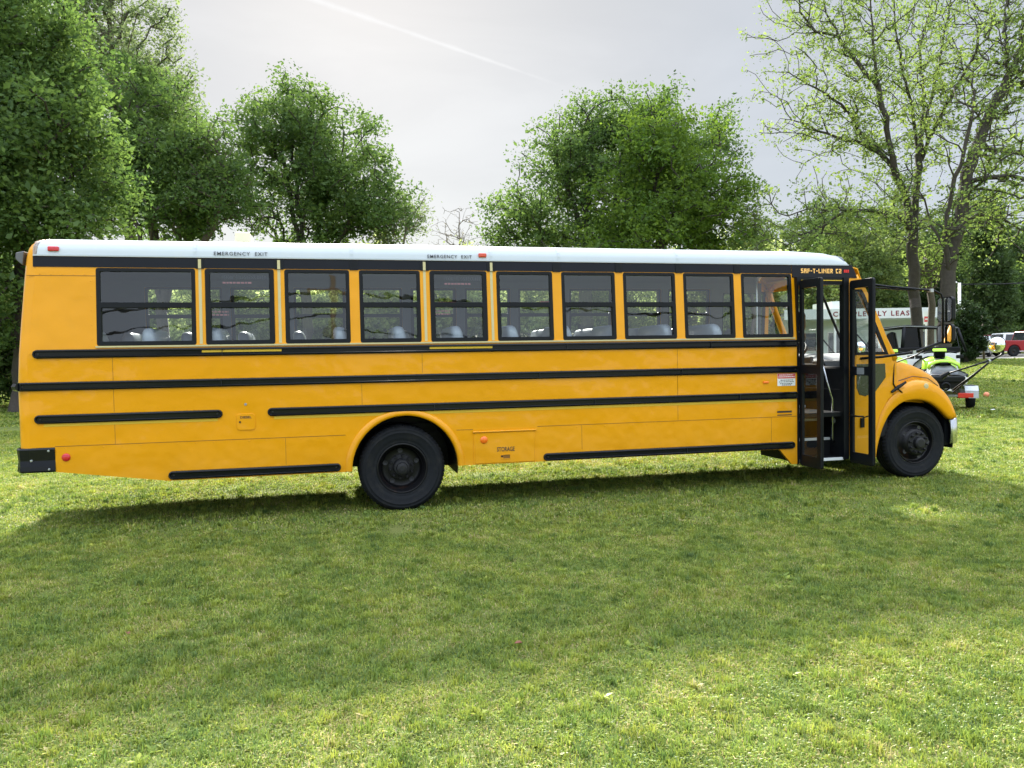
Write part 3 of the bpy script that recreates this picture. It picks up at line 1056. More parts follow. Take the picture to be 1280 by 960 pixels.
# notice sticker
st = xz_plate('notice_sticker', rrect(5.075, 5.345, 1.378, 1.545, 0.008), M['white'], BUS, t=0.003, y=-0.0025)
xz_plate('sticker_red_band', rrect(5.078, 5.342, 1.478, 1.543, 0.008), M['sticker_red'], st, t=0.003, y=-0.0045)
sl = MB()
for z, a, b in ((1.525, 5.10, 5.31), (1.500, 5.09, 5.33)):
    x = a
    while x < b:
        wv = random.uniform(0.015, 0.035)
        sl.box(x, min(b, x + wv), -0.0056, -0.004, z - 0.006, z + 0.006)
        x += wv + 0.008
sl.build('sticker_print', M['white'], st)
sl = MB()
for z, a, b in ((1.455, 5.12, 5.31), (1.432, 5.10, 5.32), (1.408, 5.11, 5.30), (1.39, 5.14, 5.28)):
    x = a
    while x < b:
        wv = random.uniform(0.012, 0.035)
        sl.box(x, min(b, x + wv), -0.0040, -0.002, z - 0.005, z + 0.005)
        x += wv + 0.008
sl.build('sticker_print', M['ink'], st)
# roof lettering and letters inside the emergency windows
side_text('exit_lettering', 'EMERGENCY  EXIT', 0.058, -2.03, 3.043, 0.060, M['ink'], BUS, weight=0.0004, tumble=False, lean=0.16, spacing=1.18, width=0.585)
side_text('exit_lettering', 'EMERGENCY  EXIT', 0.058, 0.395, 3.043, 0.062, M['ink'], BUS, weight=0.0004, tumble=False, lean=0.16, spacing=1.18, width=0.545)
M['decal_ink'] = mat('grey_decal_ink', (0.012, 0.014, 0.018), 0.6)
M['decal_red'] = mat('faded_red_decal', (0.32, 0.12, 0.13), 0.7)
for i in (1, 4):
    a, b = WINX[i]
    side_text('window_decal_lettering', 'EMERGENCY EXIT', 0.062, a + 0.17, 2.775, 0.018, M['decal_ink'], BUS, weight=0.001, mirror=True, width=0.50)
    dm = MB()
    for x0, x1, z0, z1 in ((a + 0.18, a + 0.50, 2.725, 2.745), (a + 0.06, a + 0.24, 2.395, 2.412), (a + 0.06, a + 0.24, 2.36, 2.375)):
        x = x0
        while x < x1:
            wv = random.uniform(0.015, 0.04)
            dm.box(x, min(x1, x + wv), 0.030 + side_y(z0), 0.032 + side_y(z0), z0, z1)
            x += wv + 0.01
    dm.build('window_decal_print', M['decal_red'], BUS)
# roof hatch / strobe housing and rear lamp hood
MB().loft([[(-1.90, 0.95, 3.27), (-1.70, 0.95, 3.27), (-1.70, 1.45, 3.28), (-1.90, 1.45, 3.28)], [(-1.89, 0.96, 3.455), (-1.715, 0.96, 3.455), (-1.715, 1.44, 3.465), (-1.89, 1.44, 3.465)]], cap1=True).build('roof_vent', M['offwhite'], BUS, bevel=0.02)
hd = MB().loft([[(-3.98, 0.16, 3.075), (-3.98, 0.62, 3.085), (-4.00, 0.62, 2.93), (-4.00, 0.16, 2.92)], [(-4.07, 0.18, 3.06), (-4.07, 0.60, 3.07), (-4.075, 0.60, 3.0), (-4.075, 0.18, 2.99)]], cap0=True, cap1=True)
hd.build('lamp_hood', M['hood_grey'], BUS, bevel=0.01)

# ------------------------------------------------------------------ entrance, front of the body
# header panel with destination display
xz_plate('display_panel', [(5.345, 2.845), (6.345, 2.845), (6.30, 2.96), (6.27, 3.018), (5.345, 3.018)], M['gloss_black'], BUS, t=0.03, y=-0.012, bevel=0.004)
# dot-matrix letters, 5 rows
FONT5 = {'S': ['111', '100', '111', '001', '111'], 'A': ['111', '101', '111', '101', '101'], 'F': ['111', '100', '111', '100', '100'], '-': ['00', '00', '11', '00', '00'],
         'T': ['111', '010', '010', '010', '010'], 'L': ['100', '100', '100', '100', '111'], 'I': ['1', '1', '1', '1', '1'], 'N': ['1001', '1101', '1011', '1001', '1001'],
         'E': ['111', '100', '111', '100', '111'], 'R': ['111', '101', '111', '110', '101'], ' ': ['00', '00', '00', '00', '00'], 'C': ['111', '100', '100', '100', '111'], '2': ['111', '001', '111', '100', '111']}
led = MB()
x = 5.475
dp = 0.0123
for ch in 'SAF-T-LINER C2':
    gph = FONT5[ch]
    for r_ in range(5):
        for c in range(len(gph[0])):
            if gph[r_][c] == '1':
                xx, zz = x + c * dp, 2.957 - r_ * dp
                led.box(xx, xx + dp * 0.86, -0.016 + side_y(zz), -0.012 + side_y(zz), zz - dp * 0.43, zz + dp * 0.43)
    x += (len(gph[0]) + 1) * dp
led.build('display_lettering', M['led'], BUS)
rl = MB()
for k in range(3):
    for j in range(3):
        rl.box(6.14 + k * 0.028, 6.16 + k * 0.028, 0.045, 0.05, 2.915 + j * 0.013, 2.925 + j * 0.013)
rl.build('display_lamp', M['redled'], BUS)

# door frame surround
MB().box(5.372, 5.402, -0.006, 0.06, 0.31, 2.84).build('door_post', M['black'], BUS)
MB().box(6.10, 6.185, 0.0, 0.09, 0.34, 2.84).build('door_post', M['black'], BUS)
MB().box(5.402, 6.10, 0.02, 0.10, 2.745, 2.84).build('door_header', M['black'], BUS)
MB().box(5.45, 6.08, 0.006, 0.018, 2.795, 2.806).build('door_header_trim', M['yellow_dull'], BUS)


def door_leaf(x, mid):
    out = rrect(-0.475, -0.005, 0.30, 2.79, 0.035)
    holes = [rrect(-0.385, -0.065, mid + 0.055, 2.69, 0.02), rrect(-0.385, -0.065, 0.44, mid - 0.055, 0.02)]
    lf = yz_plate('door_leaf', out, M['black'], BUS, holes, t=0.036, x=x, bevel=0.005)
    g_ = MB()
    for h in holes:
        ys_, zs_ = [p[0] for p in h], [p[1] for p in h]
        g_.add([(x, min(ys_), min(zs_)), (x, max(ys_), min(zs_)), (x, max(ys_), max(zs_)), (x, min(ys_), max(zs_))], [(0, 1, 2, 3)])
    g_.build('pane', M['doorglass'], lf)
    MB().box(x - 0.024, x - 0.016, -0.478, -0.460, 0.32, 2.77).build('edge_seal', M['rubber'], lf)
    return lf


lf1 = door_leaf(5.425, 1.60)
lf2 = door_leaf(6.205, 1.56)
MB().tube([(6.185, -0.06, 0.95), (6.13, -0.10, 0.95), (6.13, -0.26, 0.95), (6.185, -0.30, 0.95)], 0.011, 8).build('handle', M['black'], lf2)
MB().box(6.183, 6.1865, -0.30, -0.16, 1.515, 1.605).build('decal', M['midgrey'], lf2)

# stairwell
sw = MB()
sw.box(5.41, 6.12, 0.03, 0.34, 0.32, 0.355).box(5.41, 6.12, 0.33, 0.62, 0.57, 0.605).box(5.41, 6.12, 0.61, 0.92, 0.82, 0.855)
sw.box(5.41, 6.12, 0.33, 0.345, 0.355, 0.57).box(5.41, 6.12, 0.61, 0.625, 0.605, 0.82).box(5.41, 6.12, 0.90, 0.92, 0.855, 1.03)
sw.box(6.12, 6.14, 0.03, 0.95, 0.32, 1.30).box(5.395, 5.412, 0.05, 0.95, 0.32, 1.05)
sw.build('entrance_steps', M['floor_in'], BUS)
for y, z in ((0.022, 0.338), (0.322, 0.588), (0.602, 0.838), (0.893, 1.013)):
    MB().box(5.42, 6.115, y, y + 0.035, z - 0.012, z + 0.026).build('step_nosing', M['nosing'], BUS, bevel=0.004)
MB().tube([(5.84, 0.15, 1.76), (6.00, 0.15, 1.24), (6.03, 0.15, 1.17), (6.03, 0.15, 0.62), (6.06, 0.17, 0.565), (6.11, 0.22, 0.56)], 0.013, 10).build('handrail', M['chrome'], BUS, smooth=True)
MB().tube([(5.46, 0.25, 1.50), (5.62, 0.75, 1.20)], 0.012, 8).build('handrail', M['chrome'], BUS, smooth=True)
MB().lathe([(0.045, 0), (0.045, -0.012), (0.03, -0.02), (0, -0.02)], 16, 'X', (6.12, 0.25, 0.86)).build('step_lamp', M['midgrey'], BUS)
# engine side wall and dash inside
ds = MB().box(6.14, 6.9, 0.10, 0.70, 0.6, 1.62).box(6.25, 6.95, 0.70, 2.35, 1.05, 1.66)
ds.build('dash_base', M['floor_in'], BUS, bevel=0.03)
MB().loft([[(6.30, y, 1.50), (6.32, y, 1.70), (6.50, y, 1.80), (6.98, y, 1.78), (7.0, y, 1.5)] for y in (0.12, 0.5, 1.3, 1.9, 2.33)], closed=False).build('dashboard', M['midgrey'], BUS, bevel=0.02)
MB().box(6.27, 6.33, 1.0, 1.45, 1.58, 1.76).box(6.26, 6.31, 0.72, 0.95, 1.5, 1.7).build('instrument_cluster', M['grey_in'], BUS, bevel=0.02)
# steering wheel
swl = MB()
cx, cy, cz, rr_ = 6.34, 1.50, 1.80, 0.225
tilt = R(50)
def SWP(a, r_):
    u_ = r_ * math.cos(a)
    v_ = r_ * math.sin(a)
    return (cx - u_ * math.cos(tilt) * -1, cy + v_, cz + u_ * math.sin(tilt))
ringp = [SWP(R(a), rr_) for a in range(0, 361, 15)]
swl.tube(ringp, 0.020, 8, cap=False)
for a in (0, 120, 240):
    swl.tube([SWP(R(a + 60), rr_), SWP(0, 0.0)], 0.014, 6)
swl.lathe([(0.06, 0.03), (0.05, -0.03), (0.0, -0.03)], 12, 'X', (cx, cy, cz))
swl.tube([(cx, cy, cz), (6.72, 1.52, 1.35)], 0.04, 8)
swl.build('steering_wheel', M['black'], BUS, smooth=True)

# front cowl side (near): post, quarter window, lower vision panel
cowl = [(6.19, 0.39), (6.52, 0.39), (6.57, 0.60), (6.66, 0.90), (6.80, 1.14), (6.93, 1.26), (6.95, 1.75), (6.84, 1.90), (6.70, 2.24), (6.52, 2.62), (6.42, 2.84), (6.19, 2.84)]
qw = [(6.305, 1.80), (6.775, 1.80), (6.60, 2.20), (6.44, 2.60), (6.40, 2.66), (6.305, 2.66)]
cw_ = xz_plate('cowl_side', cowl, M['yellow'], BUS, [qw], t=0.05, bevel=0.004)
qo = [(6.285, 1.775), (6.815, 1.775), (6.63, 2.20), (6.465, 2.61), (6.42, 2.685), (6.285, 2.685)]
qf = xz_plate('window', qo, M['black'], BUS, [[(a + (0.012 if a < 6.35 else -0.02 if b > 1.9 else -0.03), b + (0.015 if b < 1.9 else -0.01)) for a, b in qw]], t=0.02, y=-0.006)
g_ = MB()
gp = [(a, 0.012 + side_y(b), b) for a, b in qw]
g_.add(gp, [tuple(range(len(gp)))])
g_.build('pane', M['clearglass'], qf)
xz_plate('lower_vision_panel', [(6.305, 1.645), (6.755, 1.645), (6.765, 1.46), (6.60, 1.265), (6.44, 1.205), (6.345, 1.23), (6.305, 1.32)], M['carglass'], BUS, t=0.014, y=-0.006, bevel=0.004)
MB().box(6.355, 6.41, -0.03, 0.0, 0.77, 0.90).tube([(6.38, -0.02, 0.9), (6.45, -0.055, 0.93)], 0.010, 6).build('door_latch', M['black'], BUS, bevel=0.008)

# A-pillars, windscreen
for s_ in (0, 1):
    def yy(y):
        return y if s_ == 0 else W - y
    pil = [(6.365, 0.10, 2.88), (6.44, 0.085, 2.70), (6.55, 0.065, 2.46), (6.70, 0.04, 2.15), (6.86, 0.02, 1.82), (6.93, 0.015, 1.70)]
    MB().tube([(a, yy(b + 0.03), c) for a, b, c in pil], [0.05, 0.05, 0.05, 0.052, 0.058, 0.065], 10).build('windscreen_pillar', M['yellow'], BUS, smooth=True)
wsr = []
for z, x in ((1.74, 6.93), (2.05, 6.80), (2.4, 6.63), (2.86, 6.42)):
    wsr.append([(x + 0.14 * (1 - ((y - 1.22) / 1.14) ** 2), y, z) for y in np.linspace(0.10, W - 0.10, 13)])
MB().loft(wsr, closed=False).build('windscreen', M['clearglass'], BUS, smooth=True)
MB().tube([(7.075, 1.22, 1.74), (6.945, 1.22, 2.05), (6.775, 1.22, 2.4), (6.565, 1.22, 2.86)], 0.02, 6).build('windscreen_bar', M['black'], BUS)
MB().loft([[(6.33, y, 3.0 - 0.0), (6.40 + 0.12 * (1 - ((y - 1.22) / 1.14) ** 2), y, 2.98), (6.45 + 0.14 * (1 - ((y - 1.22) / 1.14) ** 2), y, 2.84)] for y in np.linspace(0.11, W - 0.11, 13)], closed=False).build('front_header', M['yellow'], BUS, smooth=True, solid=0.02)
# wipers (dark, at the foot of the screen)
MB().tube([(7.0, 0.5, 1.77), (6.86, 0.75, 2.10)], 0.012, 6).build('wiper', M['black'], BUS)
MB().tube([(7.08, 1.5, 1.77), (6.93, 1.75, 2.12)], 0.012, 6).build('wiper', M['black'], BUS)

# bonnet
def hood_ring(x, hw, zt, ze, zl):
    half = [(-hw, zl), (-hw, ze - 0.10), (-hw + 0.012, ze - 0.045), (-hw + 0.05, ze), (-hw + 0.14, ze + 0.25 * (zt - ze)), (-hw * 0.55, ze + 0.65 * (zt - ze)), (-hw * 0.25, ze + 0.93 * (zt - ze))]
    pts = half + [(0, zt)] + [(-a, b) for a, b in half[::-1]]
    return [(x, W / 2 + a, b) for a, b in pts]


hood = [hood_ring(6.915, 1.165, 1.745, 1.695, 1.10), hood_ring(7.10, 1.10, 1.735, 1.675, 1.10), hood_ring(7.40, 1.02, 1.69, 1.615, 1.08), hood_ring(7.65, 0.95, 1.63, 1.535, 1.05), hood_ring(7.85, 0.90, 1.56, 1.45, 1.0),
        hood_ring(7.99, 0.86, 1.48, 1.36, 0.95), hood_ring(8.07, 0.82, 1.37, 1.24, 0.9), hood_ring(8.10, 0.79, 1.18, 1.05, 0.8)]
MB().loft(hood, closed=False, cap1=True).build('bonnet', M['yellow'], BUS, smooth=True)
MB().box(6.90, 6.918, 0.02, W - 0.02, 1.15, 1.735).build('bonnet_seal', M['ink'], BUS)
MB().box(8.095, 8.125, W / 2 - 0.55, W / 2 + 0.55, 0.86, 1.16).build('grille', M['black'], BUS, bevel=0.02)


def resample(pts, n):
    pts = [np.array(p, float) for p in pts]
    d = [0]
    for a, b in zip(pts[:-1], pts[1:]):
        d.append(d[-1] + np.linalg.norm(b - a))
    d = np.array(d)
    t = np.linspace(0, d[-1], n)
    P = np.array(pts)
    return np.stack([np.interp(t, d, P[:, k]) for k in range(P.shape[1])], -1)


def smooth_poly(p, it=3):
    p = p.copy()
    for _ in range(it):
        p[1:-1] = 0.25 * p[:-2] + 0.5 * p[1:-1] + 0.25 * p[2:]
    return p


A_ = smooth_poly(resample([(6.625, 0.30), (6.66, 0.52), (6.73, 0.74), (6.86, 0.965), (7.05, 1.10), (7.29, 1.135), (7.52, 1.09), (7.72, 0.96), (7.85, 0.83)], 30))
O_ = smooth_poly(resample([(6.545, 0.30), (6.57, 0.60), (6.66, 0.92), (6.80, 1.15), (7.02, 1.325), (7.32, 1.415), (7.58, 1.375), (7.80, 1.235), (7.94, 1.03), (7.985, 0.86)], 30))
for s_ in (0, 1):
    rings = []
    for k in range(30):
        a, o = A_[k], O_[k]
        t = k / 29
        topw = 0.22 + 0.06 * math.sin(math.pi * t)
        n_ = (o - a) / np.linalg.norm(o - a)
        row = [(a[0], 0.10, a[1]), (a[0], 0.035, a[1]), (a[0] + n_[0] * 0.012, 0.012, a[1] + n_[1] * 0.012), (a[0] + n_[0] * 0.035, 0.006, a[1] + n_[1] * 0.035)]
        for q, y in ((0.55, -0.004), (0.82, 0.004), (0.96, 0.035), (1.03, 0.10), (1.07, topw)):
            p = a + (o - a) * q
            row.append((p[0], y, p[1]))
        rings.append([(x_, (y_ if s_ == 0 else W - y_), z_) for x_, y_, z_ in row])
    MB().loft(rings, closed=False).build('fender', M['yellow'], BUS, smooth=True, solid=0.012)
    ysg = (0.06, 0.80) if s_ == 0 else (W - 0.06, W - 0.80)
    wheel_well(7.29, 0.50, 0.66, *ysg)
MB().lathe([(0.042, 0.0), (0.040, -0.008), (0.03, -0.012), (0.0, -0.014)], 20, 'Y', (7.44, 0.008, 1.315)).build('fender_badge', M['beige_tape'], BUS, smooth=True)
MB().tube([(7.02, 0.105, 1.385), (7.35, 0.155, 1.455), (7.65, 0.215, 1.42), (7.88, 0.27, 1.30)], 0.006, 5).build('bonnet_joint', M['ink'], BUS)
# bonnet latch strap
MB().tube([(6.915, 0.012, 1.70), (6.895, -0.004, 1.45), (6.89, -0.008, 1.36), (6.93, -0.010, 1.30), (6.99, -0.010, 1.27), (7.04, 0.0, 1.235)], 0.010, 6).build('bonnet_strap', M['black'], BUS)
MB().tube([(6.855, -0.012, 1.245), (6.96, -0.018, 1.315), (7.09, -0.012, 1.382)], [0.018, 0.028, 0.016], 6).build('bonnet_latch', M['black'], BUS)
# front bumper and headlamps
rings = []
for z, d in ((0.47, 0.02), (0.50, 0.0), (0.66, -0.012), (0.82, 0.0), (0.85, 0.02)):
    rings.append([(7.90, 0.05 + d, z), (8.00, 0.05 + d, z), (8.06 - d, 0.10, z), (8.14 - d, 0.35, z), (8.18 - d, W / 2, z), (8.14 - d, W - 0.35, z), (8.06 - d, W - 0.10, z), (8.00, W - 0.05 - d, z), (7.90, W - 0.05 - d, z)])
MB().loft(rings, closed=False).build('front_bumper', M['chrome'], BUS, smooth=True, solid=0.02)
MB().box(7.86, 7.94, 0.12, W - 0.12, 0.45, 0.84).build('bumper_bracket', M['black'], BUS)
for y in (0.30, W - 0.30):
    MB().lathe([(0.10, 0.0), (0.095, 0.03), (0.05, 0.05), (0.0, 0.055)], 20, 'X', (7.93, y, 1.06)).build('headlight', M['clearglass'] if False else M['chrome'], BUS, smooth=True)

# --- mirrors
for s_ in (0, 1):
    def my(p):
        return (p[0], p[1] if s_ == 0 else W - p[1], p[2])
    ar = MB()
    ar.tube([my(p) for p in ((6.33, 0.08, 2.79), (6.60, -0.22, 2.70), (6.85, -0.40, 2.655), (7.16, -0.45, 2.625), (7.27, -0.45, 2.58), (7.30, -0.45, 2.50), (7.30, -0.45, 1.92))], 0.015, 8)
    ar.tube([my(p) for p in ((6.35, 0.08, 2.73), (6.70, -0.30, 2.655), (6.90, -0.42, 2.635))], 0.011, 6)
    ar.tube([my(p) for p in ((6.36, 0.0, 1.725), (6.62, -0.12, 1.745), (6.95, -0.32, 1.80), (7.28, -0.45, 1.93))], 0.018, 8)
    ar.tube([my(p) for p in ((6.98, 0.06, 1.66), (7.12, -0.18, 1.76), (7.20, -0.40, 1.90))], 0.010, 6)
    arm = ar.build('mirror_arm', M['black'], BUS, smooth=True)
    MB().box(7.08, 7.13, *sorted((my((0, -0.475, 0))[1], my((0, -0.425, 0))[1])), 2.605, 2.65).box(6.92, 6.97, *sorted((my((0, -0.345, 0))[1], my((0, -0.295, 0))[1])), 1.775, 1.825).build('clamp', M['steel'], arm)
    # flat mirror and convex mirror, facing back to the driver
    mh = MB()
    for z0, z1, x0 in ((2.20, 2.54, 7.33), (1.91, 2.17, 7.33)):
        rg = []
        for dx, ins in ((0.0, 0.0), (0.05, 0.0), (0.085, 0.03), (0.10, 0.08)):
            rg.append([my((x0 + dx, y, z)) for y, z in [( -0.58 + a, b) for a, b in rrect(0 + ins, 0.26 - ins, z0 + ins, z1 - ins, 0.05)]])
        mh.loft(rg, cap1=True)
    mo = mh.build('mirror', M['black'], BUS, smooth=False, bevel=0.0)
    for z0, z1 in ((2.20, 2.54), (1.91, 2.17)):
        ml = [my((7.326, -0.58 + a, b)) for a, b in rrect(0.012, 0.248, z0 + 0.012, z1 - 0.012, 0.045)]
        MB().add(ml, [tuple(range(len(ml)))]).build('mirror_glass', M['mirror'], mo)
    # cross-view mirror out in front
    ca_ = MB()
    ca_.tube([my(p) for p in ((7.86, 0.16, 1.46), (8.10, -0.05, 1.57), (8.38, -0.20, 1.68), (8.50, -0.22, 1.74), (8.52, -0.22, 1.82))], 0.012, 8)
    ca_.tube([my(p) for p in ((7.98, 0.10, 1.24), (8.18, -0.06, 1.46), (8.38, -0.20, 1.68))], 0.013, 8)
    ca_.tube([my(p) for p in ((8.02, 0.14, 1.20), (8.22, -0.03, 1.45), (8.38, -0.20, 1.68))], 0.010, 8)
    cam_arm = ca_.build('crossview_arm', M['black'], BUS, smooth=True)
    MB().tube([my((7.84, 0.17, 1.43)), my((7.92, 0.10, 1.50))], [0.045, 0.03], 8).build('arm_bracket', M['black'], cam_arm)
    MB().lathe([(0.03, -0.02), (0.03, 0.02)], 8, 'X', my((8.33, -0.17, 1.655))).build('clamp', M['steel'], cam_arm)
    dome = MB()
    rg = []
    for k in range(7):
        a = R(90 * k / 6)
        rg.append([my((8.43 - 0.105 * math.sin(a) * (1), -0.22 + 0.13 * math.cos(a) * math.cos(R(q)), 1.885 + 0.115 * math.cos(a) * math.sin(R(q)))) for q in range(0, 360, 15)])
    dome.loft(rg)
    dome.build('crossview_mirror', M['mirror'], BUS, smooth=True)
    MB().lathe([(0.125, 0.0), (0.128, 0.012), (0.10, 0.03), (0.0, 0.04)], 24, 'X', my((8.43, -0.22, 1.885))).build('crossview_mirror_back', M['black'], BUS, smooth=True)

# --- interior: lining, floor, ceiling, seats
lin_holes = [rrect(a, b, WZ0, WZ1, 0.01, 1) for a, b in WINX]
xz_plate('interior_lining', [(-3.9, 1.3), (5.36, 1.3), (5.36, 2.98), (-3.9, 2.98)], M['grey_in'], BUS, lin_holes, t=0.012, y=0.060)
xz_plate('interior_lining', [(-3.9, 1.0), (6.25, 1.0), (6.25, 2.98), (-3.9, 2.98)], M['grey_in'], BUS, lin_holes + [rrect(5.55, 6.2, WZ0 - 0.05, 2.82, 0.01, 1)], t=0.012, y=0.060, far=True)
MB().box(-3.93, 5.40, 0.08, W - 0.08, 1.185, 1.205).box(5.40, 6.3, 0.92, W - 0.08, 1.0, 1.02).build('interior_floor', M['floor_in'], BUS)
cl_ = [(y, z - 0.03) for y, z in prof(0, 0) if z >= 3.02]
MB().loft([[(x, min(max(y, 0.12), W - 0.12), z - 0.01) for y, z in cl_] for x in (-3.85, 6.2)], closed=False).build('interior_ceiling', M['grey_in'], BUS, smooth=True)
MB().box(-3.92, -3.90, 0.1, W - 0.1, 1.0, 1.98).build('interior_rear_wall', M['grey_in'], BUS)


def seat_mesh(dark=False):
    rings = []
    # back: rounded upright slab, leaning a little to the rear
    half = 0.48
    out = rrect(-half, half, 1.38, 2.23, 0.14, 5)
    for dx, ins in ((-0.075, 0.035), (-0.05, 0.008), (-0.02, 0.0), (0.02, 0.0), (0.05, 0.008), (0.07, 0.04)):
        ring = []
        for y, z in out:
            f_ = 1 - ins / 0.48
            zz = 1.76 + (z - 1.76) * (1 - ins / 0.40)
            ring.append((dx - 0.13 * (zz - 1.38), y * f_, zz))
        rings.append(ring)
    return MB().loft(rings, cap0=True, cap1=True)


def bench_mesh():
    rings = []
    for x, z0, z1 in ((0.02, 1.40, 1.47), (0.06, 1.37, 1.50), (0.40, 1.38, 1.51), (0.44, 1.40, 1.48)):
        rings.append([(x, -0.46, z0), (x, 0.46, z0), (x, 0.46, z1), (x, -0.46, z1)])
    b_ = MB().loft(rings, cap0=True, cap1=True)
    return b_


leg_b = MB().box(0.08, 0.11, -0.4, -0.37, 1.20, 1.39).box(0.35, 0.38, -0.4, -0.37, 1.20, 1.39).box(0.08, 0.11, 0.37, 0.40, 1.20, 1.39)
first = None
for row in range(12):
    for sgn, yc in ((0, 0.56), (1, W - 0.56)):
        x = -3.35 + row * 0.70 + sgn * 0.18
        if sgn == 0 and x > 4.6:
            continue
        if first is None:
            first = seat_mesh().build('passenger_seat', M['seat'], BUS, smooth=True)
            bench_mesh().build('seat_bench', M['seat'], first, smooth=False, bevel=0.02)
            leg_b.build('seat_legs', M['steel'], first)
            s0 = first
        else:
            s0 = copy_tree(first, BUS)
        s0.location = (x, yc, 0.0)
# driver's seat
dsb = MB()
rings = []
for dx, ins in ((-0.07, 0.03), (-0.03, 0.0), (0.04, 0.0), (0.07, 0.03)):
    rings.append([(5.55 + dx - 0.12 * (z - 1.5), 1.78 + y * (1 - ins), z) for y, z in rrect(-0.26, 0.26, 1.5, 2.22 - ins, 0.1, 4)])
dsb.loft(rings, cap0=True, cap1=True).build('driver_seat', M['seat_dark'], BUS, smooth=True)
MB().box(5.55, 6.0, 1.52, 2.04, 1.38, 1.52).box(5.65, 5.9, 1.62, 1.94, 1.02, 1.38).build('driver_seat_base', M['seat_dark'], BUS, bevel=0.03)
MB().box(5.30, 5.33, 0.14, 0.92, 1.1, 1.92).build('barrier_panel', M['seat'], BUS, bevel=0.02)
MB().tube([(5.33, 0.93, 1.02), (5.33, 0.93, 2.95)], 0.016, 8).build('stanchion', M['chrome'], BUS)
# small red notice seen on a far window
for x0, z0 in ((2.62, 2.63), (1.02, 2.62)):
    MB().box(x0 - 0.18, x0 + 0.18, W - 0.11, W - 0.106, z0, z0 + 0.06).build('window_notice', M['sticker_red'], BUS)

# ================================================================== TREES
def tubes_from_tree(P, par, rad, sides=5, rmin=0.006):
    """one frustum per branch segment, numpy"""
    idx = np.where(par >= 0)[0]
    a, b = P[par[idx]], P[idx]
    d = b - a
    L = np.linalg.norm(d, axis=1, keepdims=True) + 1e-9
    d = d / L
    ref = np.where(np.abs(d[:, 2:3]) > 0.9, np.array([[1.0, 0, 0]]), np.array([[0, 0, 1.0]]))
    u = np.cross(d, ref)
    u /= np.linalg.norm(u, axis=1, keepdims=True) + 1e-9
    w = np.cross(d, u)
    rb = np.maximum(rad[idx], rmin)[:, None]
    ra = np.minimum(np.maximum(rad[par[idx]], rmin)[:, None], rb * 1.5)
    n = len(idx)
    V = np.zeros((n, 2 * sides, 3))
    for k in range(sides):
        c, s_ = math.cos(2 * math.pi * k / sides), math.sin(2 * math.pi * k / sides)
        V[:, k] = a - d * ra * 0.3 + (u * c + w * s_) * ra
        V[:, sides + k] = b + d * rb * 0.3 + (u * c + w * s_) * rb
    F = []
    for k in range(sides):
        F.append([k, (k + 1) % sides, sides + (k + 1) % sides, sides + k])
    F = np.array(F)[None] + (np.arange(n) * 2 * sides)[:, None, None]
    return V.reshape(-1, 3), F.reshape(-1, 4)


def np_mesh(name, V, F, attr=None):
    me = bpy.data.meshes.new(name)
    k = F.shape[1]
    me.vertices.add(len(V))
    me.vertices.foreach_set('co', np.asarray(V, np.float32).ravel())
    me.loops.add(F.size)
    me.loops.foreach_set('vertex_index', np.asarray(F, np.int32).ravel())
    me.polygons.add(len(F))
    me.polygons.foreach_set('loop_start', np.arange(0, F.size, k, dtype=np.int32))
    me.polygons.foreach_set('loop_total', np.full(len(F), k, np.int32))
    me.update(calc_edges=True)
    if attr is not None:
        at_ = me.attributes.new('tint', 'FLOAT', 'FACE')
        at_.data.foreach_set('value', np.asarray(attr, np.float32))
    return me


def leaves_mesh(name, C, tint, size, rng, aspect=0.55, droop=0.2):
    n = len(C)
    u = rng.normal(size=(n, 3))
    u[:, 2] = u[:, 2] * 0.7 - droop
    u /= np.linalg.norm(u, axis=1, keepdims=True)
    t = rng.normal(size=(n, 3))
    w = np.cross(u, t)
    w /= np.linalg.norm(w, axis=1, keepdims=True)
    s = size * np.clip(rng.lognormal(-0.08, 0.38, (n, 1)), 0.4, 2.2)
    nrm = np.cross(u, w)
    V = np.stack([C - u * s * 0.5, C + w * s * aspect * 0.5 + nrm * s * 0.08, C + u * s * 0.5, C - w * s * aspect * 0.5 + nrm * s * 0.08], 1)
    F = np.arange(4 * n).reshape(n, 4)
    return np_mesh(name, V.reshape(-1, 3), F, tint)


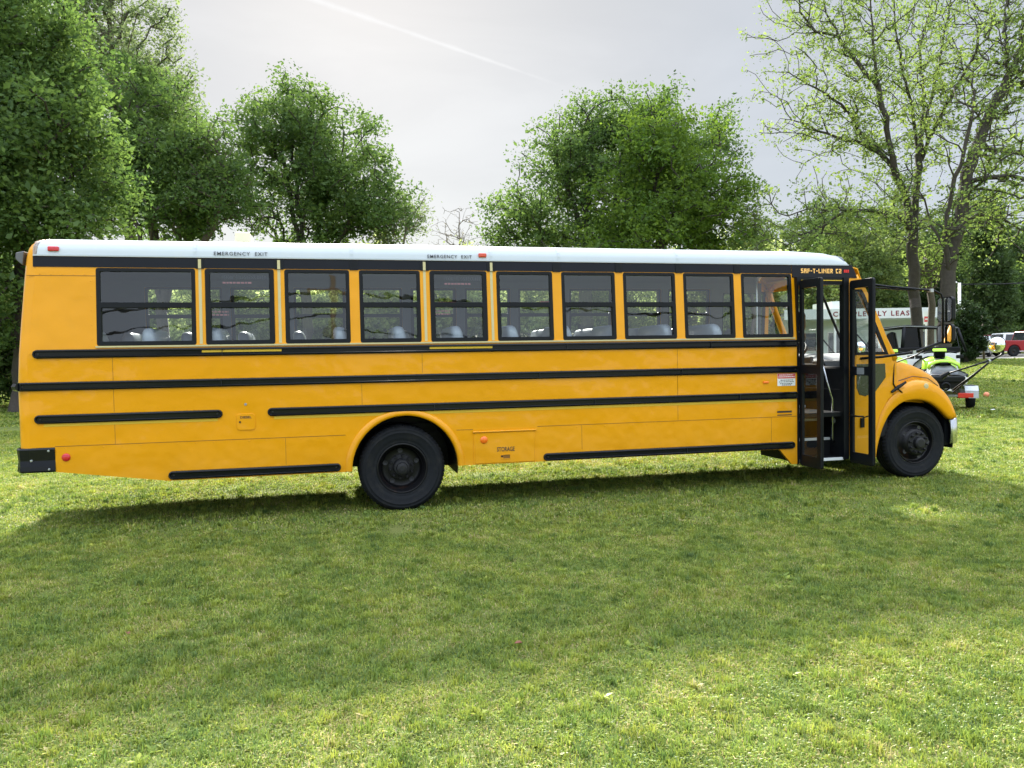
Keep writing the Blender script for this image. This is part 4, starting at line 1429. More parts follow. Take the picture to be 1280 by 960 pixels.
def grow(seeds, attract, rng, seg=0.7, up_pen=0.8, wig=0.10):
    """seeds: list of polylines (first = trunk; the others are joined to the nearest node); attract: points to reach"""
    P, par = [], []

    def add_line(line, parent):
        line = [np.asarray(p, float) for p in line]
        last = parent
        start = 0
        if parent < 0:
            P.append(line[0])
            par.append(-1)
            last = len(P) - 1
        prev = P[last]
        for q in line[1 if parent < 0 else 0:]:
            d = np.linalg.norm(q - prev)
            k = max(1, int(round(d / seg)))
            for i in range(1, k + 1):
                p = prev + (q - prev) * i / k
                if i < k:
                    p = p + rng.normal(size=3) * wig * seg
                P.append(p)
                par.append(last)
                last = len(P) - 1
            prev = q
    add_line(seeds[0], -1)
    for ln in seeds[1:]:
        A = np.array(P)
        j = int(np.argmin(np.linalg.norm(A - np.asarray(ln[0], float), axis=1)))
        add_line(ln, j)
    n_seed = len(P)
    A0 = np.array(P)
    order = np.argsort([np.min(np.linalg.norm(A0 - a, axis=1)) for a in attract])
    tips = []
    buf = np.zeros((n_seed + len(attract) * 12, 3))
    buf[:n_seed] = A0
    n = n_seed
    dirb = np.zeros((len(buf), 3))
    dirb[:, 2] = 1.0
    for i in range(1, n_seed):
        q = A0[i] - A0[par[i]]
        dirb[i] = q / (np.linalg.norm(q) + 1e-9)
    low = A0[:, 2].min() + 0.18 * (np.max([a[2] for a in attract]) - A0[:, 2].min()) if len(attract) else 0
    for oi in order:
        a = np.asarray(attract[oi], float)
        v = a - buf[:n]
        d = np.linalg.norm(v, axis=1)
        dv = v / (d[:, None] + 1e-6)
        pen = d * 0.75 * (1 - np.einsum('ij,ij->i', dv, dirb[:n])) + np.maximum(0, -v[:, 2]) * up_pen + np.where(buf[:n, 2] < low, 3.0, 0)
        j = int(np.argmin(d + pen))
        p0 = buf[j]
        k = int(min(10, max(1, round(d[j] / seg))))
        last = j
        sag = rng.normal(size=3) * d[j] * 0.08 + np.array([0, 0, d[j] * 0.06])
        for i in range(1, k + 1):
            t = i / k
            p = p0 + (a - p0) * t + sag * math.sin(math.pi * t)
            if i < k:
                p = p + rng.normal(size=3) * wig * seg
            P.append(p)
            par.append(last)
            buf[n] = p
            q = p - buf[last]
            dirb[n] = 0.6 * q / (np.linalg.norm(q) + 1e-9) + 0.4 * dirb[last]
            last = n
            n += 1
        tips.append(last)
    return np.array(P), np.array(par), np.array(tips), n_seed


def radii(P, par, r_trunk, expo=2.2, tip=0.012):
    n = len(P)
    acc = np.zeros(n)
    has = np.zeros(n, bool)
    for i in range(n - 1, 0, -1):
        if not has[i]:
            acc[i] = 1.0
        acc[par[i]] += acc[i]
        has[par[i]] = True
    r_ = acc ** (1 / expo)
    r_ = r_ / r_.max() * r_trunk
    return np.maximum(r_, tip)


def crown_points(ells, n, rng, gap=0.42, gs=0.27):
    pts = []
    vol = np.array([e[3] * e[4] * e[5] for e in ells])
    pr = vol / vol.sum()
    while len(pts) < n:
        e = ells[rng.choice(len(ells), p=pr)]
        d = rng.normal(size=3)
        d /= np.linalg.norm(d)
        rr_ = rng.uniform() ** (1 / 2.4)
        p = np.array(e[:3]) + d * rr_ * np.array(e[3:6]) * (1 + 0.10 * rng.normal())
        q = Vector(p * gs)
        if mnoise.noise(q) * 0.5 + 0.5 < gap - 0.02 + 0.06 * rng.uniform():
            continue
        pts.append(p)
    return pts


def make_tree(name, base, seeds, attract, leafm, barkm, r_trunk, leaf_n, leaf_size, spread, label=None, cat='tree', group=None, seed=1, seg=0.7,
              sides=6, twig_leaf=0.3, up_pen=0.8, tip=0.012, flare=True, kind=None, extra=None):
    """seeds, attract in coordinates relative to base"""
    rng = np.random.default_rng(seed)
    P, par, tips, ns = grow(seeds, attract, rng, seg=seg, up_pen=up_pen)
    rad = radii(P, par, r_trunk, tip=tip)
    root = empty(name, base)
    tag(root, label, cat, group)
    if flare:
        hz = np.clip(1 - (P[:, 2] - P[0, 2]) / 1.2, 0, 1)
        near = np.linalg.norm((P - P[0])[:, :2], axis=1) < 1.0
        rad = rad * (1 + 0.5 * hz ** 2 * near)
    V, F = tubes_from_tree(P, par, rad, sides)
    tr = np_mesh('trunk', V, F)
    finish('trunk', tr, barkm, root, smooth=True)
    # leaves round the tips and along the thin twigs
    T = P[tips]
    ct = rng.uniform(size=len(T))
    Cs, ts = [], []
    cnt = rng.poisson(leaf_n, len(T))
    idx = np.repeat(np.arange(len(T)), cnt)
    off = rng.normal(size=(len(idx), 3))
    off /= np.linalg.norm(off, axis=1, keepdims=True)
    rs_ = rng.uniform(0.75, 1.3, len(T))[idx][:, None]
    off = off * rng.uniform(size=(len(idx), 1)) ** 0.5 * rs_ * spread * 1.45 * np.array([1, 1, 0.7])
    Cs.append(T[idx] + off)
    ts.append(np.clip(ct[idx] * 0.6 + rng.uniform(size=len(idx)) * 0.4, 0, 1))
    thin = np.where((rad < 0.03) & (np.arange(len(P)) >= ns))[0]
    if twig_leaf > 0 and len(thin):
        m_ = int(len(thin) * leaf_n * twig_leaf)
        j = rng.choice(thin, m_)
        Cs.append(P[j] + rng.normal(size=(m_, 3)) * spread * 0.8)
        ts.append(np.clip(rng.uniform(size=m_), 0, 1))
    C_ = np.concatenate(Cs)
    t_ = np.concatenate(ts)
    zr = zg(root.location.x, root.location.y)
    keep = C_[:, 2] > 0.1
    cm = leaves_mesh('crown', C_[keep], t_[keep], leaf_size, rng)
    finish('crown', cm, leafm, root)
    return root


def rel(px, py, dist, base):
    return at(px, py, dist) - np.array(base)


def px_ell(px, py, dist, rx, ry, rd, base):
    c = rel(px, py, dist, base)
    return (c[0], c[1], c[2], rx * dist / F_PX, rd, ry * dist / F_PX)


def line_px(pts, base):
    return [rel(x, y, d, base) for x, y, d in pts]


# --- far left: big bright green tree, foliage nearly to the ground
b = ground_at(30, 25.0)
ell = [px_ell(15, 60, 25, 95, 95, 3.2, b), px_ell(40, 190, 24.5, 105, 100, 3.4, b), px_ell(60, 255, 24, 85, 65, 2.6, b), px_ell(-70, 160, 25, 120, 190, 3.4, b), px_ell(-10, 350, 24.5, 70, 90, 2.6, b), px_ell(85, 120, 25, 40, 50, 1.5, b)]
rng = np.random.default_rng(11)
make_tree('broadleaf_tree', b, [[(0, 0, 0), (0.1, 0.1, 4), (0.0, 0.3, 8), (-0.4, 0.2, 12.5)]], crown_points(ell, 620, rng, 0.36), M['leaf_mid'], M['bark_dark'], 0.34, 150, 0.15, 0.60,
          'tall dense green tree with foliage almost to the ground behind the bus tail', seed=11)
# --- behind it, thin-leaved greyish crown reaching the top of the frame
b = ground_at(165, 48.0)
ell = [px_ell(160, 55, 48, 75, 75, 3.4, b), px_ell(200, 130, 48, 62, 70, 3.2, b), px_ell(100, 20, 48, 60, 60, 3, b), px_ell(140, -20, 48, 60, 50, 3, b)]
rng = np.random.default_rng(12)
make_tree('broadleaf_tree', b, [[(0, 0, 0), (0.2, 0, 8), (-0.2, 0.1, 15), (-0.6, 0, 22)]], crown_points(ell, 420, rng, 0.40), M['leaf_hazy'], M['bark'], 0.34, 70, 0.18, 0.66,
          'airy grey-green tree, the tallest crown behind the rear of the bus', seed=12)
# --- dark tree between
b = ground_at(205, 40)
ell = [px_ell(180, 145, 40.00, 62, 60, 3.47, b), px_ell(195, 210, 40.00, 85, 55, 3.73, b), px_ell(150, 240, 40.00, 50, 60, 2.93, b), px_ell(225, 265, 40.00, 60, 45, 3.20, b)]
rng = np.random.default_rng(13)
make_tree('broadleaf_tree', b, [[(0.00, 0.00, 0.00), (0.00, 0.13, 5.33), (-0.67, 0.13, 10.00), (-0.93, 0.13, 14.93)], line_px([(205, 400, 40.00), (190, 330, 39.33), (165, 270, 38.67), (150, 235, 38.67)], b), line_px([(205, 390, 40.00), (235, 310, 40.67), (250, 250, 41.33)], b)],
          crown_points(ell, 400, rng, 0.34), M['leaf_mid'], M['bark_dark'], 0.30, 105, 0.18, 0.66,
          'dark green tree with leaning limbs between the bright tree and the domed tree', seed=13)
# --- slim sparse tree
b = ground_at(272, 39)
ell = [px_ell(262, 200, 39.00, 42, 62, 2.15, b), px_ell(285, 250, 39.00, 42, 48, 2.15, b), px_ell(240, 255, 39.00, 40, 40, 2.15, b)]
rng = np.random.default_rng(14)
make_tree('broadleaf_tree', b, [[(0.00, 0.00, 0.00), (-0.81, 0.00, 5.92), (0.54, 0.13, 9.41), (0.13, 0.13, 12.91)], line_px([(262, 420, 39.00), (225, 300, 39.00), (205, 262, 39.00)], b), line_px([(262, 400, 39.00), (300, 320, 39.00), (330, 270, 39.00)], b)],
          crown_points(ell, 300, rng, 0.38), M['leaf_mid'], M['bark'], 0.20, 34, 0.16, 0.46,
          'slender thin-crowned tree between the leaning dark tree and the domed tree', seed=14)
# --- domed tree above the middle windows
b = ground_at(385, 48)
ell = [px_ell(368, 158, 48.00, 68, 55, 4.20, b), px_ell(350, 205, 48.00, 78, 60, 4.80, b), px_ell(430, 195, 48.00, 62, 70, 4.50, b), px_ell(455, 262, 48.00, 62, 48, 4.20, b), px_ell(375, 260, 48.00, 90, 48, 4.50, b), px_ell(410, 330, 48.00, 80, 36, 3.90, b)]
rng = np.random.default_rng(15)
make_tree('broadleaf_tree', b, [[(0.00, 0.00, 0.00), (0.00, 0.00, 7.50), (-0.60, 0.15, 13.00), (-0.75, 0.15, 16.0)], line_px([(378, 330, 48.00), (360, 230, 47.40), (348, 175, 47.25)], b), line_px([(388, 330, 48.00), (408, 240, 48.60), (430, 180, 48.60)], b), line_px([(390, 345, 48.00), (430, 290, 47.25), (465, 240, 47.25)], b), line_px([(375, 345, 48.00), (335, 280, 48.75), (300, 230, 48.75)], b)],
          crown_points(ell, 560, rng, 0.36), M['leaf_mid'], M['bark_dark'], 0.36, 100, 0.20, 0.72,
          'dome-shaped dark green tree rising above the second and third bus windows', seed=15)
# pale shrubby tree at its right edge
b = ground_at(505, 50)
ell = [px_ell(505, 265, 50.00, 32, 36, 2.06, b), px_ell(490, 320, 50.00, 34, 36, 2.06, b)]
rng = np.random.default_rng(16)
make_tree('sapling', b, [[(0.00, 0.00, 0.00), (0.15, 0.00, 5.88), (0.29, 0.00, 11.76)]], crown_points(ell, 170, rng, 0.45), M['leaf_hazy'], M['bark_pale'], 0.10, 22, 0.15, 0.42,
          'pale thin sapling at the foot of the domed tree beside the sky gap', seed=16)
# bare twiggy tree in the gap
b = ground_at(576, 60)
ell = [px_ell(572, 290, 60.00, 34, 36, 2.57, b), px_ell(590, 320, 60.00, 30, 28, 2.29, b)]
rng = np.random.default_rng(17)
make_tree('bare_tree', b, [[(0.00, 0.00, 0.00), (0.00, 0.00, 6.13), (0.14, 0.00, 11.86)]], crown_points(ell, 260, rng, 0.4), M['leaf_bare'], M['bark_pale'], 0.10, 1.2, 0.09, 0.15,
          'leafless pale twiggy tree in the sky gap over the bus roof', seed=17, tip=0.009, seg=0.5)
# --- middle pair
b = ground_at(730, 54)
ell = [px_ell(738, 172, 54.00, 62, 48, 4.67, b), px_ell(800, 166, 54.00, 75, 50, 4.96, b), px_ell(700, 215, 54.00, 58, 58, 4.67, b), px_ell(780, 220, 54.00, 90, 60, 5.25, b), px_ell(650, 258, 54.00, 52, 38, 4.09, b), px_ell(720, 290, 54.00, 90, 44, 4.96, b), px_ell(880, 185, 54.00, 42, 48, 3.79, b), px_ell(625, 300, 54.00, 28, 26, 2.92, b)]
rng = np.random.default_rng(18)
make_tree('oak_tree', b, [[(0.00, 0.00, 0.00), (0.29, 0.00, 7.30), (0.44, 0.00, 12.14), (0.88, 0.15, 16.2)], line_px([(738, 330, 54.00), (715, 250, 53.27), (690, 190, 53.27)], b), line_px([(738, 340, 54.00), (768, 270, 54.00), (775, 210, 54.73), (800, 130, 54.73)], b), line_px([(735, 350, 54.00), (690, 300, 54.00), (650, 265, 54.00)], b), line_px([(745, 330, 54.00), (810, 250, 55.46), (870, 190, 55.46)], b)],
          crown_points(ell, 640, rng, 0.40), M['leaf_mid'], M['bark_dark'], 0.46, 92, 0.22, 0.84,
          'broad dark green oak with a round crown, partly hidden by the brighter oak', seed=18)
b = ground_at(828, 48)
ell = [px_ell(808, 180, 48.00, 52, 46, 3.41, b), px_ell(855, 186, 48.00, 48, 50, 3.41, b), px_ell(830, 240, 48.00, 88, 58, 4.34, b), px_ell(885, 250, 48.00, 46, 52, 3.72, b), px_ell(805, 300, 48.00, 78, 36, 4.03, b), px_ell(895, 300, 48.00, 50, 36, 3.72, b), px_ell(915, 235, 48.00, 26, 24, 2.17, b)]
rng = np.random.default_rng(19)
make_tree('oak_tree', b, [[(0.00, 0.00, 0.00), (0.00, 0.00, 6.97), (0.00, 0.15, 10.84), (-0.46, 0.15, 16.10)], line_px([(826, 270, 48.00), (818, 220, 47.54), (800, 170, 47.38)], b), line_px([(828, 260, 48.00), (850, 225, 48.00), (880, 205, 48.00), (900, 190, 48.00)], b), line_px([(826, 290, 48.00), (860, 300, 47.23), (875, 270, 47.23), (878, 240, 47.23)], b), line_px([(826, 300, 48.00), (790, 260, 48.77), (770, 220, 48.77)], b)],
          crown_points(ell, 520, rng, 0.40), M['leaf_bright'], M['bark_dark'], 0.36, 92, 0.195, 0.72,
          'fresh green oak standing in front of the darker broad oak', seed=19)
b = ground_at(940, 48)
ell = [px_ell(940, 285, 48.00, 24, 26, 1.89, b), px_ell(930, 330, 48.00, 34, 34, 2.33, b), px_ell(950, 305, 48.00, 16, 16, 1.45, b)]
rng = np.random.default_rng(20)
make_tree('sapling', b, [[(0.00, 0.00, 0.00), (0.15, 0.00, 5.09), (0.44, 0.00, 10.76)]], crown_points(ell, 170, rng, 0.4), M['leaf_young'], M['bark'], 0.12, 30, 0.16, 0.42,
          'small yellow-green sapling between the oaks and the budding trees', seed=20)

# --- right: tall many-stemmed tree with young leaves
def near_limbs(limbs, n, rng, s0, s1, zmin=None):
    pts = []
    segs = []
    for ln, w_ in limbs:
        q = resample([tuple(p) for p in ln], 30)
        segs.append((q, w_))
    pw = np.array([w_ for _, w_ in segs])
    pw = pw / pw.sum()
    for _ in range(n):
        q, _w = segs[rng.choice(len(segs), p=pw)]
        t = rng.uniform(0.18, 1.0)
        p = q[int(t * 29)]
        s = s0 + (s1 - s0) * t
        pts.append(p + rng.normal(size=3) * np.array([s, s, s * 0.75]))
    return pts


DD = 36.0
b = ground_at(1146, DD)
L1 = line_px([(1146, 452, DD), (1146, 400, DD), (1143, 350, DD), (1140, 305, DD)], b)
L1[0] = np.zeros(3)
limbs = [
    (line_px([(1140, 305, DD), (1133, 250, DD), (1117, 208, DD - .6), (1108, 160, DD - 1), (1098, 108, DD - 1.3), (1091, 50, DD - 1.6), (1088, 0, DD - 1.8), (1086, -45, DD - 2)], b), 1.2),
    (line_px([(1138, 290, DD), (1122, 268, DD - .5), (1095, 264, DD - 1.2), (1050, 262, DD - 2), (1010, 261, DD - 2.5), (985, 270, DD - 2.8)], b), 1.0),
    (line_px([(1060, 262, DD - 1.9), (1030, 282, DD - 1.5), (1000, 300, DD - 1.2)], b), 0.5),
    (line_px([(1118, 210, DD - .6), (1098, 190, DD), (1070, 176, DD + .8), (1035, 167, DD + 1.5), (1000, 153, DD + 2), (975, 148, DD + 2.2)], b), 1.1),
    (line_px([(1099, 112, DD - 1.3), (1075, 82, DD - .5), (1048, 46, DD), (1032, 15, DD + .5), (1026, -20, DD + .8)], b), 1.1),
    (line_px([(1143, 300, DD), (1146, 230, DD + .5), (1150, 175, DD + 1), (1163, 130, DD + 1.5), (1175, 70, DD + 2), (1186, 20, DD + 2.2), (1196, -35, DD + 2.5)], b), 1.2),
    (line_px([(1146, 185, DD + .8), (1140, 130, DD + .2), (1128, 90, DD - .3), (1120, 40, DD - .8), (1115, -25, DD - 1)], b), 1.0),
    (line_px([(1151, 168, DD + 1), (1156, 120, DD + 2.2), (1149, 60, DD + 3), (1165, 0, DD + 3.5), (1168, -40, DD + 3.8)], b), 1.0),
    (line_px([(1152, 200, DD + .8), (1166, 165, DD), (1182, 132, DD - .6), (1207, 88, DD - 1.2), (1240, 32, DD - 1.8), (1262, -10, DD - 2.2)], b), 1.1),
    (line_px([(1085, 180, DD + .3), (1060, 140, DD + .3), (1020, 110, DD + .3), (985, 90, DD + .2)], b), 0.8),
    (line_px([(1048, 46, DD), (1020, 40, DD), (1000, 15, DD), (995, -20, DD)], b), 0.7),
]
rng = np.random.default_rng(21)
att = near_limbs(limbs, 1500, rng, 0.7, 1.35)
make_tree('budding_tree', b, [L1] + [l for l, _ in limbs], att, M['leaf_young'], M['bark_dark'], 0.25, 18, 0.13, 0.30,
          'tall spreading tree with thin young leaves and many upright stems over the building', seed=21, seg=0.5, twig_leaf=0.12, tip=0.011)
D2 = 34.0
b = ground_at(1178, D2)
L2 = line_px([(1178, 452, D2), (1183, 385, D2), (1190, 310, D2), (1204, 245, D2), (1217, 192, D2), (1235, 148, D2), (1255, 110, D2), (1272, 70, D2), (1292, 25, D2), (1312, -30, D2)], b)
L2[0] = np.zeros(3)
limbs = [
    (L2[4:], 1.4),
    (line_px([(1186, 345, D2), (1180, 300, D2 - .5), (1190, 240, D2 - 1), (1202, 205, D2 - 1.3), (1214, 150, D2 - 1.6), (1216, 90, D2 - 1.8)], b), 1.0),
    (line_px([(1208, 228, D2), (1230, 222, D2 - .5), (1262, 219, D2 - 1), (1290, 226, D2 - 1.4), (1330, 240, D2 - 1.6)], b), 1.2),
    (line_px([(1222, 180, D2), (1245, 188, D2 + .8), (1275, 192, D2 + 1.6), (1310, 185, D2 + 2)], b), 1.0),
    (line_px([(1196, 280, D2), (1222, 268, D2 + .5), (1255, 275, D2 + 1), (1285, 290, D2 + 1.2)], b), 0.9),
    (line_px([(1256, 108, D2), (1285, 100, D2 - .5), (1320, 110, D2 - 1)], b), 1.0),
    (line_px([(1262, 95, D2), (1255, 40, D2 + 1), (1258, -20, D2 + 1.5)], b), 1.0),
    (line_px([(1292, 25, D2), (1340, 40, D2), (1380, 80, D2)], b), 0.8),
]
rng = np.random.default_rng(22)
att = near_limbs(limbs, 760, rng, 0.7, 1.3)
make_tree('budding_tree', b, [L2] + [l for l, _ in limbs[1:]], att, M['leaf_young'], M['bark_dark'], 0.31, 19, 0.13, 0.30,
          'thick-trunked leaning tree with young light green leaves beside the upright budding tree', seed=22, seg=0.5, twig_leaf=0.15, tip=0.011)

# --- far wood line: four kinds, copied
protos = []
for kx, (h, wd, lm, lab) in enumerate(((9.5, 3.4, 'leaf_screen', ''), (12.5, 3.2, 'leaf_mid', ''), (16.0, 4.2, 'leaf_wood', ''), (17.0, 3.0, 'leaf_dark', ''))):
    rng = np.random.default_rng(40 + kx)
    if kx == 0:
        ell = [(0, 0, h * 0.62, wd, wd, h * 0.36), (0.6, 0.2, h * 0.34, wd * 0.95, wd * 0.95, h * 0.30)]
    elif kx == 3:
        ell = [(0, 0, h * 0.62, wd * 0.8, wd * 0.8, h * 0.36), (0, 0, h * 0.3, wd, wd, h * 0.24)]
    else:
        ell = [(0, 0, h * 0.68, wd, wd, h * 0.30), (-1.2, 0.4, h * 0.46, wd * 0.9, wd * 0.9, h * 0.26), (1.0, -0.5, h * 0.26, wd * 0.8, wd * 0.8, h * 0.2)]
    p = make_tree('woodland_tree', (0, 0, 0), [[(0, 0, 0), (0.1, 0.1, h * 0.4), (0, 0, h * 0.92)]], crown_points(ell, 300 + 60 * kx, rng, 0.40, 0.3), M[lm], M['bark_dark'], 0.22, 34, 0.30, 0.52, seed=40 + kx, seg=1.2, sides=5)
    protos.append(p)
rng = np.random.default_rng(99)
spots = []
for px in np.arange(-140, 1010, 40):
    spots.append((px + rng.uniform(-14, 14), rng.uniform(50, 66), 0, rng.uniform(0.72, 0.95) * (0.8 if 330 < px < 420 else 1.0), 'low'))
for px in np.arange(-260, 600, 62):
    spots.append((px + rng.uniform(-20, 20), rng.uniform(64, 78), 1 if px < 500 else 0, rng.uniform(0.75, 1.0), 'back'))
for px in np.arange(985, 1420, 26):
    spots.append((px + rng.uniform(-10, 10), rng.uniform(80, 96), int(rng.choice([2, 3, 2])), rng.uniform(0.86, 1.14), 'right'))
for px in np.arange(990, 1420, 36):
    spots.append((px + rng.uniform(-10, 10), rng.uniform(72, 78), int(rng.choice([1, 3, 1])), rng.uniform(0.62, 0.85), 'right'))
for px, d_, k_, s_ in ((1075, 62, 2, 0.76), (1030, 66, 1, 0.8), (1235, 66, 3, 0.85)):
    spots.append((px, d_, k_, s_, 'right'))
used = [False] * 4
LBL = {'low': ('leafy mid-height tree in the dense green screen seen behind and through the bus', 'green screen of trees behind the bus'),
       'back': ('taller tree of the second row beyond the green screen behind the bus', 'second row of trees behind the bus'),
       'right': ('tall woodland tree in the forest edge beyond the building and parked cars', 'forest edge beyond the parked cars')}
for px, d_, k_, s_, zone in spots:
    if used[k_]:
        o = copy_tree(protos[k_])
    else:
        o = protos[k_]
        used[k_] = True
    o.location = ground_at(px, d_)
    o.location.z -= 0.1
    o.rotation_euler = (0, 0, rng.uniform(0, 6.28))
    o.scale = (s_ * rng.uniform(0.92, 1.12), s_ * rng.uniform(0.92, 1.12), s_)
    o['label'], o['group'] = LBL[zone]
    o['category'] = 'tree'

# low scrub at the foot of the left-hand trees
for i, (px, d_, rx, h_) in enumerate(((-30, 26.2, 1.6, 3.6), (22, 27.0, 1.5, 3.2), (70, 28.5, 1.8, 3.4))):
    b = ground_at(px, d_)
    rng = np.random.default_rng(60 + i)
    ell = [(0, 0, h_ * 0.52, rx, rx, h_ * 0.5)]
    make_tree('shrub', b, [[(0, 0, 0), (0.1, 0, h_ * 0.5), (0, 0.1, h_ * 0.85)]], crown_points(ell, 150, rng, 0.36), M['leaf_mid' if i != 1 else 'leaf_dark'], M['bark_dark'], 0.07, 34, 0.15, 0.24,
              ('leafy shrub under the tall dense tree, farthest from the bus', 'dark green shrub just behind the rear corner of the bus', 'leafy shrub hidden behind the rear end of the bus')[i], cat='shrub', seed=60 + i)

# rounded evergreen bush by the car park
b = ground_at(1207, 47.0)
rng = np.random.default_rng(70)
ell = [px_ell(1206, 412, 47, 22, 36, 1.15, b), px_ell(1207, 432, 47, 23, 22, 1.2, b)]
make_tree('evergreen_bush', b, [[(0, 0, 0), (0, 0, 1.5), (0, 0, 3.0)]], crown_points(ell, 330, rng, 0.25), M['leaf_bush'], M['bark_dark'], 0.12, 55, 0.13, 0.17,
          'rounded dark evergreen bush on the lawn between the jet skis and the parked cars', cat='bush', seed=70)
# slender bare sapling trunk beside the bush
b = ground_at(1164, 40.0)
rng = np.random.default_rng(71)
ell = [px_ell(1160, 330, 40, 26, 32, 1.4, b)]
make_tree('budding_tree', b, [line_px([(1164, 450, 40), (1164, 400, 40), (1162, 360, 40), (1158, 310, 40)], b)], crown_points(ell, 120, rng, 0.4), M['leaf_young'], M['bark'], 0.17, 10, 0.14, 0.26,
          'short brown-trunked tree beside the big budding tree at the building corner', seed=71)

# behind the camera: roadside trees, seen only as reflections in the bus windows
for i, (x, y, s_) in enumerate(((-7.5, -44, 0.42), (-4.2, -52, 0.50), (-13, -60, 0.7))):
    o = copy_tree(protos[1])
    o.location = (x, y, 0)
    o.scale = (s_ * 1.2, s_ * 1.2, s_)
    o.rotation_euler = (0, 0, i * 1.3)
    o['label'] = 'roadside tree reflected in the bus windows'
    o['group'] = 'roadside trees opposite the bus'
    o['category'] = 'tree'

# ================================================================== GRASS
def blade_patch(name, n, rng, half, hmin, hmax, wd, tufts, leafy=0, straw=0.10, tuft_h=1.7):
    root = rng.uniform(-half, half, (n, 2))
    h = rng.uniform(hmin, hmax, n)
    tint = rng.uniform(0.15, 0.75, n)
    st = rng.uniform(size=n) < straw
    tint[st] = rng.uniform(0.86, 1.0, st.sum())
    h[st] *= 0.8
    width = np.full(n, wd) * rng.uniform(0.6, 1.3, n)
    lean = rng.uniform(0.2, 1.7, n)
    for _ in range(tufts):
        c = rng.uniform(-half, half, 2)
        k = int(rng.integers(14, 40))
        j = rng.choice(n, k)
        root[j] = c + rng.normal(size=(k, 2)) * 0.022
        h[j] = rng.uniform(hmax * 0.8, hmax * tuft_h, k)
        tint[j] = np.clip(rng.uniform(0.2, 0.9) * 0.8 + rng.uniform(-0.1, 0.1, k), 0, 0.8)
        lean[j] = rng.uniform(0.2, 0.8, k)
    az = rng.uniform(0, 2 * np.pi, n)
    d = np.stack([np.cos(az), np.sin(az), np.zeros(n)], 1)
    s = np.stack([-np.sin(az), np.cos(az), np.zeros(n)], 1) * (width / 2)[:, None]
    r0 = np.concatenate([root, np.full((n, 1), -0.004)], 1)
    up = np.array([[0, 0, 1.0]])
    m1 = r0 + d * (h * lean * 0.22)[:, None] + up * (h * 0.58)[:, None]
    m2 = r0 + d * (h * lean * 0.75)[:, None] + up * (h * np.maximum(0.45, 1.0 - 0.30 * lean))[:, None]
    V = np.stack([r0 - s, r0 + s, m1 + s * 0.85, m1 - s * 0.85, m2], 1)
    nv = 5
    # quads + tip triangle stored as degenerate-free separate arrays
    base = (np.arange(n) * nv)[:, None]
    Q = base + np.array([[0, 1, 2, 3]])
    T = base + np.array([[3, 2, 4]])
    V = V.reshape(-1, 3)
    tq = tint
    if leafy:
        c = rng.uniform(-half, half, (leafy, 2))
        L = rng.uniform(0.02, 0.05, leafy)
        a2 = rng.uniform(0, 2 * np.pi, leafy)
        k0 = len(V)
        vv = []
        for i in range(leafy):
            kk = int(rng.integers(4, 8))
            for j in range(kk):
                a = a2[i] + j * 2 * np.pi / kk + rng.uniform(-.3, .3)
                dd = np.array([np.cos(a), np.sin(a), 0.55])
                ss = np.array([-np.sin(a), np.cos(a), 0]) * L[i] * 0.22
                p = np.array([c[i, 0], c[i, 1], 0.01])
                vv += [p, p + dd * L[i] * 0.6 + ss, p + dd * L[i] * np.array([1.1, 1.1, .8]), p + dd * L[i] * 0.6 - ss]
        vv = np.array(vv)
        V = np.concatenate([V, vv])
        nq = len(vv) // 4
        Q = np.concatenate([Q, k0 + np.arange(nq * 4).reshape(nq, 4)])
        tq = np.concatenate([tq, rng.uniform(0.55, 0.85, nq)])
    me = bpy.data.meshes.new(name)
    nl = Q.size + T.size
    me.vertices.add(len(V))
    me.vertices.foreach_set('co', V.astype(np.float32).ravel())
    me.loops.add(nl)
    me.loops.foreach_set('vertex_index', np.concatenate([Q.ravel(), T.ravel()]).astype(np.int32))
    me.polygons.add(len(Q) + len(T))
    me.polygons.foreach_set('loop_start', np.concatenate([np.arange(len(Q)) * 4, Q.size + np.arange(len(T)) * 3]).astype(np.int32))
    me.polygons.foreach_set('loop_total', np.concatenate([np.full(len(Q), 4), np.full(len(T), 3)]).astype(np.int32))
    me.update(calc_edges=True)
    a_ = me.attributes.new('tint', 'FLOAT', 'FACE')
    a_.data.foreach_set('value', np.concatenate([tq, tint]).astype(np.float32))
    return me


